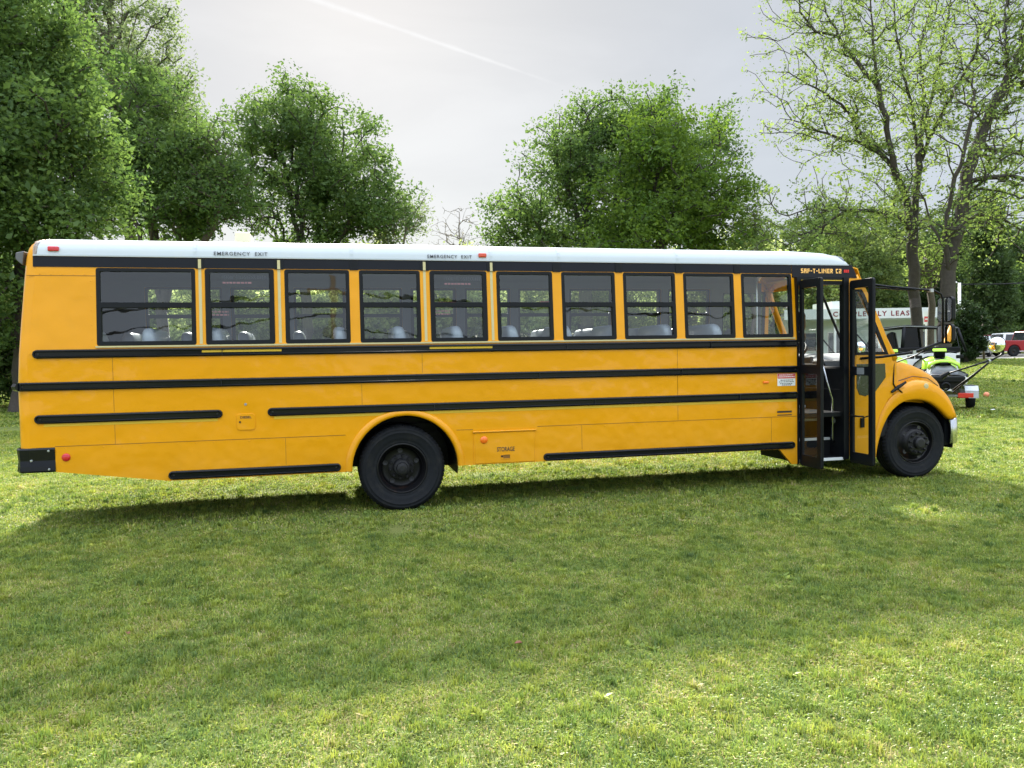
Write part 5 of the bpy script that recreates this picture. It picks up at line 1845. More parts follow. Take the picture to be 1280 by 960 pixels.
def grass_material():
    m = bpy.data.materials.new('grass_blades')
    m.use_nodes = True
    nt = m.node_tree
    nt.nodes.clear()
    N, Lk = nt.nodes, nt.links
    out = N.new('ShaderNodeOutputMaterial')
    a = N.new('ShaderNodeAttribute')
    a.attribute_name = 'tint'
    ge = N.new('ShaderNodeNewGeometry')

    def noise(scale, det):
        n = N.new('ShaderNodeTexNoise')
        n.inputs['Scale'].default_value = scale
        n.inputs['Detail'].default_value = det
        Lk.new(ge.outputs['Position'], n.inputs['Vector'])
        return n.outputs['Fac']
    r1 = N.new('ShaderNodeValToRGB')
    cr = r1.color_ramp
    cr.elements[0].color = (0.100, 0.165, 0.045, 1)
    cr.elements[1].color = (0.52, 0.43, 0.22, 1)
    for p, c in ((0.35, (0.190, 0.262, 0.055)), (0.62, (0.290, 0.345, 0.066)), (0.80, (0.37, 0.385, 0.080)), (0.86, (0.42, 0.37, 0.17))):
        cr.elements.new(p).color = c + (1,)
    # shift the blade tint with slow patches over the lawn
    mr = N.new('ShaderNodeMapRange')
    mr.inputs['From Min'].default_value = 0.3
    mr.inputs['From Max'].default_value = 0.7
    mr.inputs['To Min'].default_value = -0.26
    mr.inputs['To Max'].default_value = 0.22
    Lk.new(noise(1.6, 7), mr.inputs['Value'])
    ad = N.new('ShaderNodeMath')
    ad.operation = 'ADD'
    ad.use_clamp = True
    Lk.new(a.outputs['Fac'], ad.inputs[0])
    Lk.new(mr.outputs['Result'], ad.inputs[1])
    Lk.new(ad.outputs[0], r1.inputs['Fac'])
    hs = N.new('ShaderNodeHueSaturation')
    mr2 = N.new('ShaderNodeMapRange')
    mr2.inputs['From Min'].default_value = 0.3
    mr2.inputs['From Max'].default_value = 0.7
    mr2.inputs['To Min'].default_value = 0.78
    mr2.inputs['To Max'].default_value = 1.32
    Lk.new(noise(6.0, 5), mr2.inputs['Value'])
    Lk.new(mr2.outputs['Result'], hs.inputs['Value'])
    hs.inputs['Saturation'].default_value = 1.05
    Lk.new(r1.outputs[0], hs.inputs['Color'])
    di = N.new('ShaderNodeBsdfDiffuse')
    tl = N.new('ShaderNodeBsdfTranslucent')
    gl = N.new('ShaderNodeBsdfGlossy')
    gl.inputs['Roughness'].default_value = 0.38
    Lk.new(hs.outputs[0], di.inputs['Color'])
    Lk.new(hs.outputs[0], tl.inputs['Color'])
    m1 = N.new('ShaderNodeMixShader')
    m1.inputs[0].default_value = 0.38
    Lk.new(di.outputs[0], m1.inputs[1])
    Lk.new(tl.outputs[0], m1.inputs[2])
    m2 = N.new('ShaderNodeMixShader')
    m2.inputs[0].default_value = 0.025
    Lk.new(m1.outputs[0], m2.inputs[1])
    Lk.new(gl.outputs[0], m2.inputs[2])
    Lk.new(m2.outputs[0], out.inputs['Surface'])
    return m


M['grass'] = grass_material()


def scatter(name, pts, patches, smin, smax):
    """lawn grass: points on the ground, one of several blade patches set on each by geometry nodes"""
    me = bpy.data.meshes.new(name)
    me.from_pydata([tuple(p) for p in pts], [], [])
    o = bpy.data.objects.new(name, me)
    COL.objects.link(o)
    coll = bpy.data.collections.new(name + '_patches')
    for pm in patches:
        po = bpy.data.objects.new('grass_patch', pm)
        pm.materials.append(M['grass'])
        coll.objects.link(po)
    ng = bpy.data.node_groups.new(name + '_scatter', 'GeometryNodeTree')
    ng.interface.new_socket('Geometry', in_out='INPUT', socket_type='NodeSocketGeometry')
    ng.interface.new_socket('Geometry', in_out='OUTPUT', socket_type='NodeSocketGeometry')
    N, Lk = ng.nodes, ng.links
    gi, go = N.new('NodeGroupInput'), N.new('NodeGroupOutput')
    m2p = N.new('GeometryNodeMeshToPoints')
    ci = N.new('GeometryNodeCollectionInfo')
    ci.inputs['Collection'].default_value = coll
    ci.inputs['Separate Children'].default_value = True
    ci.inputs['Reset Children'].default_value = True
    iop = N.new('GeometryNodeInstanceOnPoints')
    iop.inputs['Pick Instance'].default_value = True
    rv = N.new('FunctionNodeRandomValue')
    rv.data_type = 'FLOAT_VECTOR'
    rv.inputs[0].default_value = (0, 0, 0)
    rv.inputs[1].default_value = (0, 0, 6.283)
    rs = N.new('FunctionNodeRandomValue')
    rs.data_type = 'FLOAT'
    rs.inputs[2].default_value = smin
    rs.inputs[3].default_value = smax
    rs.inputs['Seed'].default_value = 5
    Lk.new(gi.outputs[0], m2p.inputs['Mesh'])
    Lk.new(m2p.outputs[0], iop.inputs['Points'])
    Lk.new(ci.outputs[0], iop.inputs['Instance'])
    Lk.new(rv.outputs[0], iop.inputs['Rotation'])
    Lk.new(rs.outputs[1], iop.inputs['Scale'])
    rz_ = N.new('GeometryNodeRealizeInstances')
    Lk.new(iop.outputs[0], rz_.inputs[0])
    Lk.new(rz_.outputs[0], go.inputs[0])
    md = o.modifiers.new('scatter', 'NODES')
    md.node_group = ng
    tag(o, kind='stuff')
    return o


def lawn_points(d0, d1, step, px0, px1, rng, jitter=0.28):
    pts = []
    for x in np.arange(-30, 75, step):
        for y in np.arange(-14, 62, step):
            p = np.array([x, y, 0.0]) + np.append(rng.uniform(-jitter, jitter, 2) * step, 0)
            v = p - CAM
            d = v @ C_F
            if d < d0 or d > d1:
                continue
            px = 640 + F_PX * (v @ C_R) / d
            if px < px0 or px > px1:
                continue
            pts.append((p[0], p[1], float(zg(p[0], p[1]))))
    return pts


rng = np.random.default_rng(5)
near_p = [blade_patch('grass_near', 3600, np.random.default_rng(200 + k), 0.42, 0.012, 0.040, 0.0060, 9 + 3 * k, leafy=(2 if k == 0 else 0), straw=0.20) for k in range(5)]
mid_p = [blade_patch('grass_mid', 1900, np.random.default_rng(210 + k), 0.60, 0.016, 0.046, 0.011, 7, leafy=0, straw=0.12) for k in range(4)]
far_p = [blade_patch('grass_far', 1500, np.random.default_rng(220 + k), 1.25, 0.030, 0.07, 0.026, 6, straw=0.12) for k in range(3)]
scatter('grass', lawn_points(1.2, 8.2, 0.48, -800, 2200, rng), near_p, 0.85, 1.15)
scatter('grass', lawn_points(8.2, 19.5, 0.75, -420, 1750, rng), mid_p, 0.85, 1.15)
scatter('grass', lawn_points(19.5, 52.0, 1.5, -260, 1600, rng), far_p, 0.85, 1.15)

# broad-leaved weeds in the foreground turf
def weed_patch(rng):
    V, F, T = [], [], []
    for r_ in range(int(rng.integers(2, 5))):
        c = np.append(rng.uniform(-0.10, 0.10, 2), 0.0)
        for j in range(int(rng.integers(5, 9))):
            a = rng.uniform(0, 2 * np.pi)
            L = rng.uniform(0.03, 0.075)
            d = np.array([np.cos(a), np.sin(a), 0])
            s_ = np.array([-np.sin(a), np.cos(a), 0]) * L * rng.uniform(0.16, 0.28)
            up = rng.uniform(0.5, 1.1)
            k = len(V)
            V += [c, c + d * L * 0.45 + s_ + [0, 0, L * 0.45 * up], c + d * L + [0, 0, L * 0.6 * up], c + d * L * 0.45 - s_ + [0, 0, L * 0.45 * up], c + d * L * 0.5 + [0, 0, L * 0.38 * up]]
            F += [(k, k + 1, k + 4), (k + 1, k + 2, k + 4), (k + 2, k + 3, k + 4), (k + 3, k, k + 4)]
            T += [rng.uniform(0.45, 0.72)] * 4
    return np_mesh('weed_patch', np.array(V), np.array(F), T)


wr = np.random.default_rng(77)
wp = []
for q in lawn_points(2.6, 9.5, 0.9, -100, 1400, wr, 0.6):
    dens = mnoise.noise(Vector((q[0] * 0.5, q[1] * 0.5, 3.0)))
    if dens + 0.25 * wr.normal() + 0.10 * (q[0] - 1) * 0.4 > -0.05:
        wp.append(q)
scatter('weeds', wp, [weed_patch(np.random.default_rng(300 + k)) for k in range(5)], 0.5, 1.0)
# a few fallen leaves on the lawn
for i, (px, py, c_) in enumerate(((648, 813, 'leaf'), (160, 800, 'leaf'), (1040, 612, 'leaf'))):
    v = C_F + C_R * (px - 640) / F_PX - C_U * (py - 480) / F_PX
    t = -CAM[2] / v[2]
    p = CAM + v * t
    if 'dry_leaf' not in M:
        M['dry_leaf'] = mat('dry_brown_leaf', (0.25, 0.10, 0.06), 0.7, var=(20, 0.3))
    L = 0.028
    lf = MB().add([(-L, 0, 0.0), (-0.3 * L, -0.5 * L, 0.010), (0.5 * L, -0.4 * L, 0.012), (L, 0, 0.002), (0.5 * L, 0.45 * L, 0.014), (-0.3 * L, 0.5 * L, 0.010), (0.1 * L, 0, -0.001)],
                  [(0, 1, 6), (1, 2, 6), (2, 3, 6), (3, 4, 6), (4, 5, 6), (5, 0, 6)]).build('fallen_leaf', M['dry_leaf'], smooth=False)
    lf.location = (p[0], p[1], 0.045 + float(zg(p[0], p[1])))
    lf.rotation_euler = (0.15, 0.1, i * 1.9)
    tag(lf, ('small reddish leaf fallen on the open grass well in front of the rear wheel', 'small brown leaf fallen on the grass in front of the rear bumper', 'small brown leaf fallen on the grass near the entrance door')[i], 'leaf')

# ================================================================== STORE BUILDING
YAW_CAM = -R(13.39)
def local_frame(px, dist, rz):
    p = ground_at(px, dist)
    return p, rz


bp_ = ground_at(975, 52.0)
BLD = empty('store_building', bp_, YAW_CAM)          # local x to the right along the front, y away, z up
tag(BLD, 'low white store with a lettered fascia seen behind the open bus door', 'building')
LB = 11.2
mb = MB().box(0, LB, 0, 0.2, -0.6, 3.05).box(0, 0.2, 0.2, 7.0, -0.6, 3.05).box(LB - 0.2, LB, 0.2, 7, -0.6, 3.05).box(0.2, LB - 0.2, 6.8, 7, -0.6, 3.05)
mb.build('wall', M['wall'], BLD)
MB().box(-0.4, LB + 0.4, -0.1, 7.4, 3.05, 3.2).build('roof', M['shingle'], BLD)
MB().box(-0.2, LB + 0.6, -1.6, -0.1, 2.84, 2.95).build('canopy', M['white'], BLD)
MB().box(3.4, 4.6, -0.3, 3.0, 3.2, 4.05).build('roof_block', M['wall'], BLD)
fa = MB().box(-0.3, LB + 0.7, -1.72, -1.60, 2.80, 3.46).build('fascia', M['fascia'], BLD)
tm = text_mesh('COMPLETELY LEASED  A', 0.44, 0.012, align='LEFT', spacing=1.28)
co = np.empty(len(tm.vertices) * 3)
tm.vertices.foreach_get('co', co)
co = co.reshape(-1, 3)
wtx = co[:, 0].max()
tx1 = 9.42
tx0 = 2.87
map_mesh(tm, lambda a, b_, c: (tx0 + a * (tx1 - tx0) / wtx, -1.728 - c, 2.97 + b_))
finish('fascia_lettering', tm, M['letter_red'], fa)
for x0, x1, z0, z1 in ((1.2, 2.5, 0.7, 2.0), (3.2, 4.3, -0.1, 2.0), (7.15, 7.75, 0.3, 1.45), (8.6, 10.2, 0.3, 2.0)):
    wf = MB().box(x0, x1, -0.03, 0.0, z0, z1).build('window_frame', M['white'], BLD)
    MB().box(x0 + 0.06, x1 - 0.06, -0.035, -0.028, z0 + 0.06, z1 - 0.06).build('window_glass', M['carglass'], wf)
for x in (0.2, 3.0, 5.9, 9.0, LB):
    MB().box(x, x + 0.14, -1.6, -1.46, -0.5, 2.84).build('canopy_post', M['white'], BLD)

# small red and white sign on a post, between the trunks
sp = ground_at(1157.5, 45.0)
SG = empty('roadside_sign', sp, YAW_CAM)
tag(SG, 'small red and white sign on a white post between two tree trunks', 'sign')
top = 1.84 + (438 - 391) / F_PX * 45 - sp.z
MB().box(-0.03, 0.03, -0.03, 0.03, 0, top - 0.7).build('post', M['white'], SG)
bd = MB().box(-0.15, 0.15, -0.04, 0.0, top - 0.75, top).build('board', M['white'], SG)
MB().box(-0.13, 0.13, -0.046, -0.04, top - 0.62, top - 0.30).build('red_panel', M['sticker_red'], bd)
MB().box(-0.08, 0.08, -0.05, -0.046, top - 0.50, top - 0.42).build('white_bar', M['white'], bd)

# ================================================================== utility poles and wires
pp = ground_at(1199, 62.0)
UP = empty('light_pole', pp)
tag(UP, 'pale street light pole rising behind the evergreen bush', 'street light')
hh = 1.84 + (418 - 355) / F_PX * 62 - float(pp.z) + 1.2
MB().tube([(0, 0, 0), (0, 0, hh)], [0.14, 0.10], 8).build('pole', M['white'], UP, smooth=True)
MB().tube([(0, 0, hh - 0.15), (-0.35, -0.1, hh + 0.02), (-0.85, -0.2, hh + 0.05)], 0.035, 6).build('arm', M['steel'], UP)
MB().box(-1.05, -0.55, -0.35, -0.08, hh - 0.04, hh + 0.08).build('lamp_head', M['white'], UP, bevel=0.03)
gp_ = ground_at(1230, 50.0)
GP = empty('guy_post', gp_)
tag(GP, 'slim weathered post beside the evergreen bush, towards the parked cars', 'post')
hg = 1.84 + (436 - 392) / F_PX * 50 - float(gp_.z)
MB().tube([(0, 0, 0), (-0.25, 0, hg)], 0.07, 7).build('pole', M['wood'], GP, smooth=True)
MB().box(-0.72, -0.50, -0.05, 0.05, hg - 0.05, hg + 0.13).build('meter_box', M['white'], GP)
MB().tube([(-0.25, 0, hg - 0.02), (-0.6, 0, hg + 0.02)], 0.02, 5).build('bracket', M['steel'], GP)


def sag_wire(name, a, b_, sag, r_, label, group=None):
    a, b_ = Vector(a), Vector(b_)
    pts = []
    for i in range(21):
        t = i / 20
        p = a.lerp(b_, t)
        p.z -= sag * 4 * t * (1 - t)
        pts.append(p - a)
    o = MB().tube(pts, r_, 5, cap=False).build(name, M['black'], smooth=True, loc=a)
    tag(o, label, 'wire', group)
    return o


ptop = Vector(pp) + Vector((0, 0, hh - 0.1))
sag_wire('overhead_wire', ptop, at(1420, 338, 66), 0.35, 0.045, 'thick overhead cable running from the light pole over the parked cars')
sag_wire('overhead_wire', at(1015, 348, 64), ptop + Vector((0, 0, -0.15)), 0.5, 0.018, 'thin overhead wire running from the light pole over the store')
sag_wire('overhead_wire', at(1030, 360, 58), at(1420, 320, 74), 0.5, 0.018, 'thin wire crossing in front of the forest edge above the thick cable')

# behind the camera: wooden pole with sagging wires, reflected in the windows
WP = empty('utility_pole', (-0.63, -27.0, 0.0))
tag(WP, 'wooden utility pole reflected in the third bus window', 'utility pole')
MB().tube([(0, 0, 0), (0.05, 0, 9.5)], [0.20, 0.14], 10).build('pole', M['wood'], WP, smooth=True)
MB().box(-1.1, 1.1, -0.06, 0.06, 8.6, 8.75).build('crossarm', M['wood'], WP)
MB().lathe([(0.25, 0), (0.27, 0.1), (0.27, 0.7), (0.2, 0.8), (0, 0.8)], 14, 'Z', (0.0, -0.4, 6.6)).build('transformer', M['midgrey'], WP)
for i, (z0, dx, dz, sg) in enumerate(((3.9, -40, 0.5, 0.9), (4.3, -40, 0.2, 0.8), (5.1, -40, 0.6, 1.0), (7.6, -40, 1.0, 1.3), (8.7, -40, 0.4, 1.2), (3.9, 45, 1.2, 0.9), (4.4, 45, 1.9, 0.9), (6.9, 45, 1.0, 1.2), (8.7, 45, 0.4, 1.2))):
    sag_wire('overhead_wire', (-0.6, -27, z0), (-0.6 + dx, -27 - 3, z0 + dz), sg, 0.05, 'roadside wire hanging from the wooden utility pole opposite the bus', 'roadside wires opposite the bus')


# ================================================================== road vehicles
def wheel_parts(parent, x, y, z, r_, w_, rimm, side):
    ro = MB().lathe([(r_ * 0.66, 0.02 * side), (r_ * 0.60, 0.0), (r_ * 0.52, 0.03 * side), (r_ * 0.2, 0.02 * side), (r_ * 0.15, 0.0), (0, 0.0)], 20).build('wheel', rimm, parent, smooth=True, loc=(x, y, z))
    MB().lathe([(r_ * 0.62, 0.01 * side), (r_ * 0.75, -0.012 * side), (r_ * 0.92, 0.0), (r_, 0.04 * side), (r_, (w_ - 0.04) * side), (r_ * 0.9, w_ * side), (r_ * 0.6, w_ * side)], 28).build('tyre', M['rubber'], ro, smooth=True)


def car(name, loc, rz, paint, kind, label, cat='car', L=4.6, Wd=1.8, H=1.65):
    """x forward, y left; kind: suv, pickup, sedan"""
    t = empty(name, loc, rz)
    tag(t, label, cat)
    r_ = 0.40 if kind == 'pickup' else 0.35
    xf, xr = L / 2 - 0.85, -L / 2 + (1.10 if kind == 'pickup' else 0.85)
    belt = {'suv': 1.02, 'pickup': 1.08, 'sedan': 0.92}[kind]
    sill = 0.32 if kind != 'pickup' else 0.45

    def archp(xc):
        ra = r_ + 0.09
        return [(xc - ra * math.cos(R(a)), r_ + 0.02 + ra * math.sin(R(a)) * 0.95) for a in range(-10, 191, 20)][::-1]
    if kind == 'pickup':
        top = [(L / 2, 0.62), (L / 2 - 0.05, 1.0), (L / 2 - 0.35, 1.10), (0.95, 1.16), (0.9, belt), (-0.72, belt), (-L / 2 + 0.02, belt + 0.03), (-L / 2, 0.62)]
    elif kind == 'suv':
        top = [(L / 2, 0.55), (L / 2 - 0.06, 0.85), (L / 2 - 0.3, 0.95), (L / 2 - 1.25, belt), (-L / 2 + 0.05, belt + 0.02), (-L / 2, 0.6)]
    else:
        top = [(L / 2, 0.5), (L / 2 - 0.08, 0.72), (L / 2 - 0.4, 0.82), (L / 2 - 1.3, belt), (-L / 2 + 0.9, belt), (-L / 2 + 0.08, belt - 0.03), (-L / 2, 0.55)]
    bot = [(-L / 2 + 0.05, sill + 0.04)] + [(a, max(b_, sill)) for a, b_ in archp(xr)[::-1]] + [(a, max(b_, sill)) for a, b_ in archp(xf)[::-1]] + [(L / 2 - 0.05, sill + 0.02)]
    me = plate_mesh(top[::1] + bot, (), Wd, 0.05)
    map_mesh(me, lambda a, b_, c: (a, -c, b_))
    finish('body', me, paint, t)
    # cabin
    if kind == 'pickup':
        c0, c1, c2, c3 = -0.75, -0.62, 0.35, 1.0
    elif kind == 'suv':
        c0, c1, c2, c3 = -L / 2 + 0.06, -L / 2 + 0.35, 0.45, 1.1
    else:
        c0, c1, c2, c3 = -L / 2 + 0.65, -0.75, 0.30, 1.05
    yb, yt = Wd / 2 - 0.06, Wd / 2 - 0.24
    rf = [(c0, yb, belt - 0.03), (c1, yt, H - 0.05), (c2, yt, H - 0.03), (c3, yb, belt - 0.03)]
    mb_ = MB().loft([[(x, y * s_, z) for x, y, z in rf] for s_ in (-1, 1)], closed=True, cap0=True, cap1=True)
    mb_.build('cabin', paint, t, bevel=0.05)
    MB().loft([[(c1 + 0.02, y, H - 0.05), (0.5 * (c1 + c2), y, H + 0.0), (c2 - 0.02, y, H - 0.03)] for y in (-yt + 0.05, 0, yt - 0.05)], closed=False).build('roof', paint, t, smooth=True)

    def lerp3(a, b_, f_):
        return tuple(p + (q - p) * f_ for p, q in zip(a, b_))
    # side windows, split by a pillar
    for s_ in (-1, 1):
        splits = [0.04, 0.5, 0.96] if kind != 'suv' else [0.04, 0.36, 0.66, 0.96]
        for a, b_ in zip(splits[:-1], splits[1:]):
            q = []
            for f_, g_ in ((a + 0.015, 0.12), (b_ - 0.015, 0.12), (b_ - 0.015, 0.86), (a + 0.015, 0.86)):
                lo, hi = lerp3(rf[0], rf[3], f_), lerp3(rf[1], rf[2], f_)
                p = lerp3(lo, hi, g_)
                q.append((p[0], s_ * (p[1] + 0.006), p[2]))
            MB().add(q, [(0, 1, 2, 3)]).build('side_window', M['carglass'], t, solid=0.004)
    for nm, lo, hi, dx in (('windscreen', rf[3], rf[2], 0.008), ('rear_window', rf[0], rf[1], -0.008)):
        q = []
        for g_, s_ in ((0.12, -1), (0.12, 1), (0.9, 1), (0.9, -1)):
            p = lerp3(lo, hi, g_)
            q.append((p[0] + dx, s_ * (p[1] - 0.09), p[2] + 0.006))
        MB().add(q, [(0, 1, 2, 3)]).build(nm, M['carglass'], t, solid=0.004)
    rm = M['chrome'] if kind != 'pickup' else M['rim']
    for x in (xf, xr):
        for s_ in (-1, 1):
            wheel_parts(t, x, s_ * (Wd / 2 - 0.01), r_, r_, 0.22, rm, -s_)
    for s_ in (-1, 1):
        y0, y1 = sorted((s_ * (Wd / 2 - 0.42), s_ * (Wd / 2 - 0.08)))
        MB().box(L / 2 - 0.10, L / 2 + 0.012, y0, y1, 0.66, 0.80).build('headlight', M['chrome'], t, bevel=0.02)
        y0, y1 = sorted((s_ * (Wd / 2 - 0.26), s_ * (Wd / 2 - 0.04)))
        MB().box(-L / 2 - 0.012, -L / 2 + 0.08, y0, y1, 0.68, 0.92).build('tail_light', M['red_lens'], t, bevel=0.02)
        y0, y1 = sorted((s_ * (Wd / 2 + 0.02), s_ * (Wd / 2 + 0.20)))
        MB().box(c3 - 0.35, c3 - 0.22, y0, y1, belt + 0.02, belt + 0.18).build('wing_mirror', M['black'], t, bevel=0.02)
    for x, d in ((L / 2, 1), (-L / 2, -1)):
        x0, x1 = sorted((x - 0.06 * d, x + 0.05 * d))
        MB().box(x0, x1, -Wd / 2 + 0.06, Wd / 2 - 0.06, 0.36, 0.56).build('bumper', M['chrome'] if kind == 'pickup' else M['dkgrey'], t, bevel=0.03)
    if kind == 'pickup':
        MB().box(-L / 2 + 0.05, -0.78, -Wd / 2 + 0.05, Wd / 2 - 0.05, belt + 0.02, belt + 0.065).build('bed_cover', M['black'], t, bevel=0.01)
    return t


def car_at(px, dist, *a, dx=0.0, **k):
    return ground_at(px, dist)


ha = YAW_CAM
# pickup: rear wheel at px 1267, bed to the left
g0 = ground_at(1267, 55.0)
off = 5.6 / 2 - 1.10
car('pickup_truck', (g0.x + off * math.cos(ha) - 0.9 * math.sin(ha), g0.y + off * math.sin(ha) + 0.9 * math.cos(ha), g0.z + 0.02), ha, M['red'], 'pickup', 'red pickup truck with black bed cover parked on the gravel', 'pickup', L=5.6, Wd=1.95, H=1.85)
g0 = ground_at(1276, 60.5)
car('parked_car', (g0.x, g0.y, g0.z + 0.02), ha + R(6), M['white'], 'suv', 'white sport utility car parked behind the red pickup', 'car', L=4.6, Wd=1.85, H=1.78)
g0 = ground_at(1238, 65.0)
car('parked_car', (g0.x, g0.y, g0.z + 0.02), ha + R(60), M['darkred'], 'suv', 'dark red car parked beyond the silver car', 'car', L=4.5, Wd=1.8, H=1.72)
g0 = ground_at(1226, 56.0)
car('parked_car', (g0.x, g0.y, g0.z + 0.02), ha + R(228), M['silver'], 'sedan', 'pale silver car half hidden by the evergreen bush', 'car', L=4.5, Wd=1.75, H=1.48)

# ================================================================== soft-top off-road car behind the jet skis
jg = ground_at(1108, 27.5)
JP = empty('off_road_car', jg, R(136))
JP.scale = (1.26, 1.26, 1.26)    # front turned towards the bus
tag(JP, 'white open-sided off-road car with black frame and grey soft top behind the jet skis', 'off-road car')
hd_ = []
MB().loft([[(x, y, z) for y, z in ((-w_, 0.55), (-w_, zt - 0.06), (-w_ + 0.08, zt), (w_ - 0.08, zt), (w_, zt - 0.06), (w_, 0.55))] for x, w_, zt in ((1.85, 0.62, 0.98), (1.75, 0.66, 1.04), (0.55, 0.76, 1.12), (-1.8, 0.76, 1.08))], cap0=True, cap1=True).build('body', M['white'], JP, bevel=0.02)
MB().box(0.40, 0.56, -0.74, 0.74, 1.10, 1.20).build('cowl', M['black'], JP, bevel=0.02)
for s_ in (-1, 1):
    MB().box(-1.82, 0.42, *sorted((s_ * 0.70, s_ * 0.775)), 1.06, 1.20).build('door_top', M['black'], JP, bevel=0.02)
    MB().loft([[(-0.42, s_ * 0.735, 1.15), (-0.46, s_ * 0.69, 1.74), (-0.80, s_ * 0.69, 1.74), (-0.86, s_ * 0.735, 1.15)], [(-0.42, s_ * 0.70, 1.15), (-0.46, s_ * 0.655, 1.74), (-0.80, s_ * 0.655, 1.74), (-0.86, s_ * 0.70, 1.15)]], cap0=True, cap1=True).build('side_curtain', M['black'], JP)
MB().loft([[(-1.80, y, 1.15), (-1.70, y * 0.95, 1.68)] for y in (-0.70, -0.3, 0.3, 0.70)], closed=False).build('rear_curtain', M['carglass'], JP, solid=0.01)
for s_ in (-1, 1):
    for x in (1.25, -1.15):
        MB().loft([[(x + 0.52 * math.cos(R(a)), s_ * y, 0.45 + 0.52 * math.sin(R(a))) for a in range(0, 181, 20)] for y in (0.74, 0.96)], closed=False).build('wheel_flare', M['black'], JP, solid=0.03)
        wheel_parts(JP, x, s_ * 0.95, 0.38, 0.38, 0.24, M['steel'], -s_)
    y0, y1 = sorted((s_ * 0.64, s_ * 0.72))
    fr_ = MB().tube([(0.48, s_ * 0.70, 1.12), (0.26, s_ * 0.66, 1.72)], 0.035, 6).tube([(0.26, s_ * 0.66, 1.72), (-0.55, s_ * 0.66, 1.78), (-1.75, s_ * 0.66, 1.70)], 0.035, 6)
    fr_.tube([(-0.45, s_ * 0.70, 1.08), (-0.50, s_ * 0.66, 1.76)], 0.06, 6).tube([(-1.75, s_ * 0.66, 1.70), (-1.95, s_ * 0.72, 1.06)], 0.035, 6)
    fr_.build('roll_bar', M['black'], JP, smooth=True)
    MB().loft([[(0.06, s_ * 0.36 + y, 1.05), (-0.05, s_ * 0.36 + y, 1.58), (-0.20, s_ * 0.36 + y, 1.66), (-0.30, s_ * 0.36 + y, 1.05)] for y in (-0.22, 0.22)], cap0=True, cap1=True).build('seat', M['black'], JP, bevel=0.04)
    MB().lathe([(0.10, 0.0), (0.09, 0.03), (0.0, 0.04)], 14, 'X', (1.84, s_ * 0.45, 0.84)).build('headlight', M['chrome'], JP, smooth=True)
    MB().box(0.30, 0.38, *sorted((s_ * 0.80, s_ * 1.0)), 1.18, 1.36).build('wing_mirror', M['black'], JP, bevel=0.02)
MB().tube([(0.48, -0.70, 1.13), (0.48, 0.70, 1.13)], 0.035, 6).tube([(0.26, -0.66, 1.72), (0.26, 0.66, 1.72)], 0.035, 6).build('windscreen_frame', M['black'], JP)
MB().add([(0.47, -0.66, 1.15), (0.47, 0.66, 1.15), (0.27, 0.63, 1.69), (0.27, -0.63, 1.69)], [(0, 1, 2, 3)]).build('windscreen', M['clearglass'], JP)
MB().loft([[(0.30, y, 1.735 - 0.03 * abs(y)), (-0.5, y, 1.82 - 0.04 * abs(y)), (-1.75, y, 1.73 - 0.03 * abs(y))] for y in (-0.70, -0.35, 0, 0.35, 0.70)], closed=False).build('soft_top', M['canvas'], JP, smooth=True, solid=0.02)
MB().box(1.86, 1.98, -0.75, 0.75, 0.48, 0.62).build('bumper', M['black'], JP, bevel=0.02)
MB().lathe([(0.18, -0.01), (0.165, 0.01), (0.17, -0.01)], 16, 'X', (0.22, 0.36, 1.28)).build('steering_wheel', M['black'], JP)

# ================================================================== trailer with two jet skis
TRW = 21.0
tw = ground_at(1212.5, TRW)
H_AZ = R(52.0)                      # heading of the skis, away from the camera
hx, hy = math.cos(H_AZ), math.sin(H_AZ)
# local x forward, y left; right wheel at local (-0.2, -1.42)
wx, wy = -0.25, -1.36
TR = empty('trailer', (tw.x - (wx * hx - wy * hy), tw.y - (wx * hy + wy * hx), tw.z), H_AZ)
tag(TR, 'galvanised double watercraft trailer with grey mudguards beyond the bus bonnet', 'trailer')
fr = MB()
for y in (-1.05, 1.05):
    fr.tube([(-1.5, y, 0.42), (1.4, y, 0.42), (2.6, y * 0.2, 0.42)], 0.045, 6)
fr.tube([(2.4, 0, 0.42), (3.6, 0, 0.42)], 0.05, 6)
for x in (-1.5, -0.25, 1.2):
    fr.tube([(x, -1.25, 0.40), (x, 1.25, 0.40)], 0.04, 6)
fr.build('frame', M['steel'], TR)
for y in (-1.05, -0.5, 0.5, 1.05):
    MB().box(-1.4, 1.0, y - 0.05, y + 0.05, 0.47, 0.56).build('bunk', M['dkgrey'], TR, bevel=0.01)
for s_ in (-1, 1):
    wheel_parts(TR, wx, s_ * 1.46, 0.27, 0.27, 0.19, M['white'], -s_)
    out = [(wx - 0.42, 0.30), (wx - 0.40, 0.50), (wx - 0.28, 0.62), (wx + 0.28, 0.62), (wx + 0.42, 0.45), (wx + 0.42, 0.38)]
    yi, yo = s_ * 1.20, s_ * 1.52
    MB().loft([[(a, y, b_) for a, b_ in out] for y in (yi, yo)], closed=False).build('mudguard', M['steel'], TR, solid=0.02)
    MB().box(wx - 0.25, wx + 0.25, *sorted((s_ * 1.26, s_ * 1.46)), 0.622, 0.635).build('step_pad', M['dkgrey'], TR)
    MB().box(-1.56, -1.51, *sorted((s_ * 0.95, s_ * 1.30)), 0.36, 0.48).build('tail_light', M['red_lens'], TR, bevel=0.01)
    MB().box(wx - 0.47, wx - 0.43, *sorted((s_ * 1.0, s_ * 1.28)), 0.30, 0.44).build('side_lamp', M['red_lens'], TR, bevel=0.01)


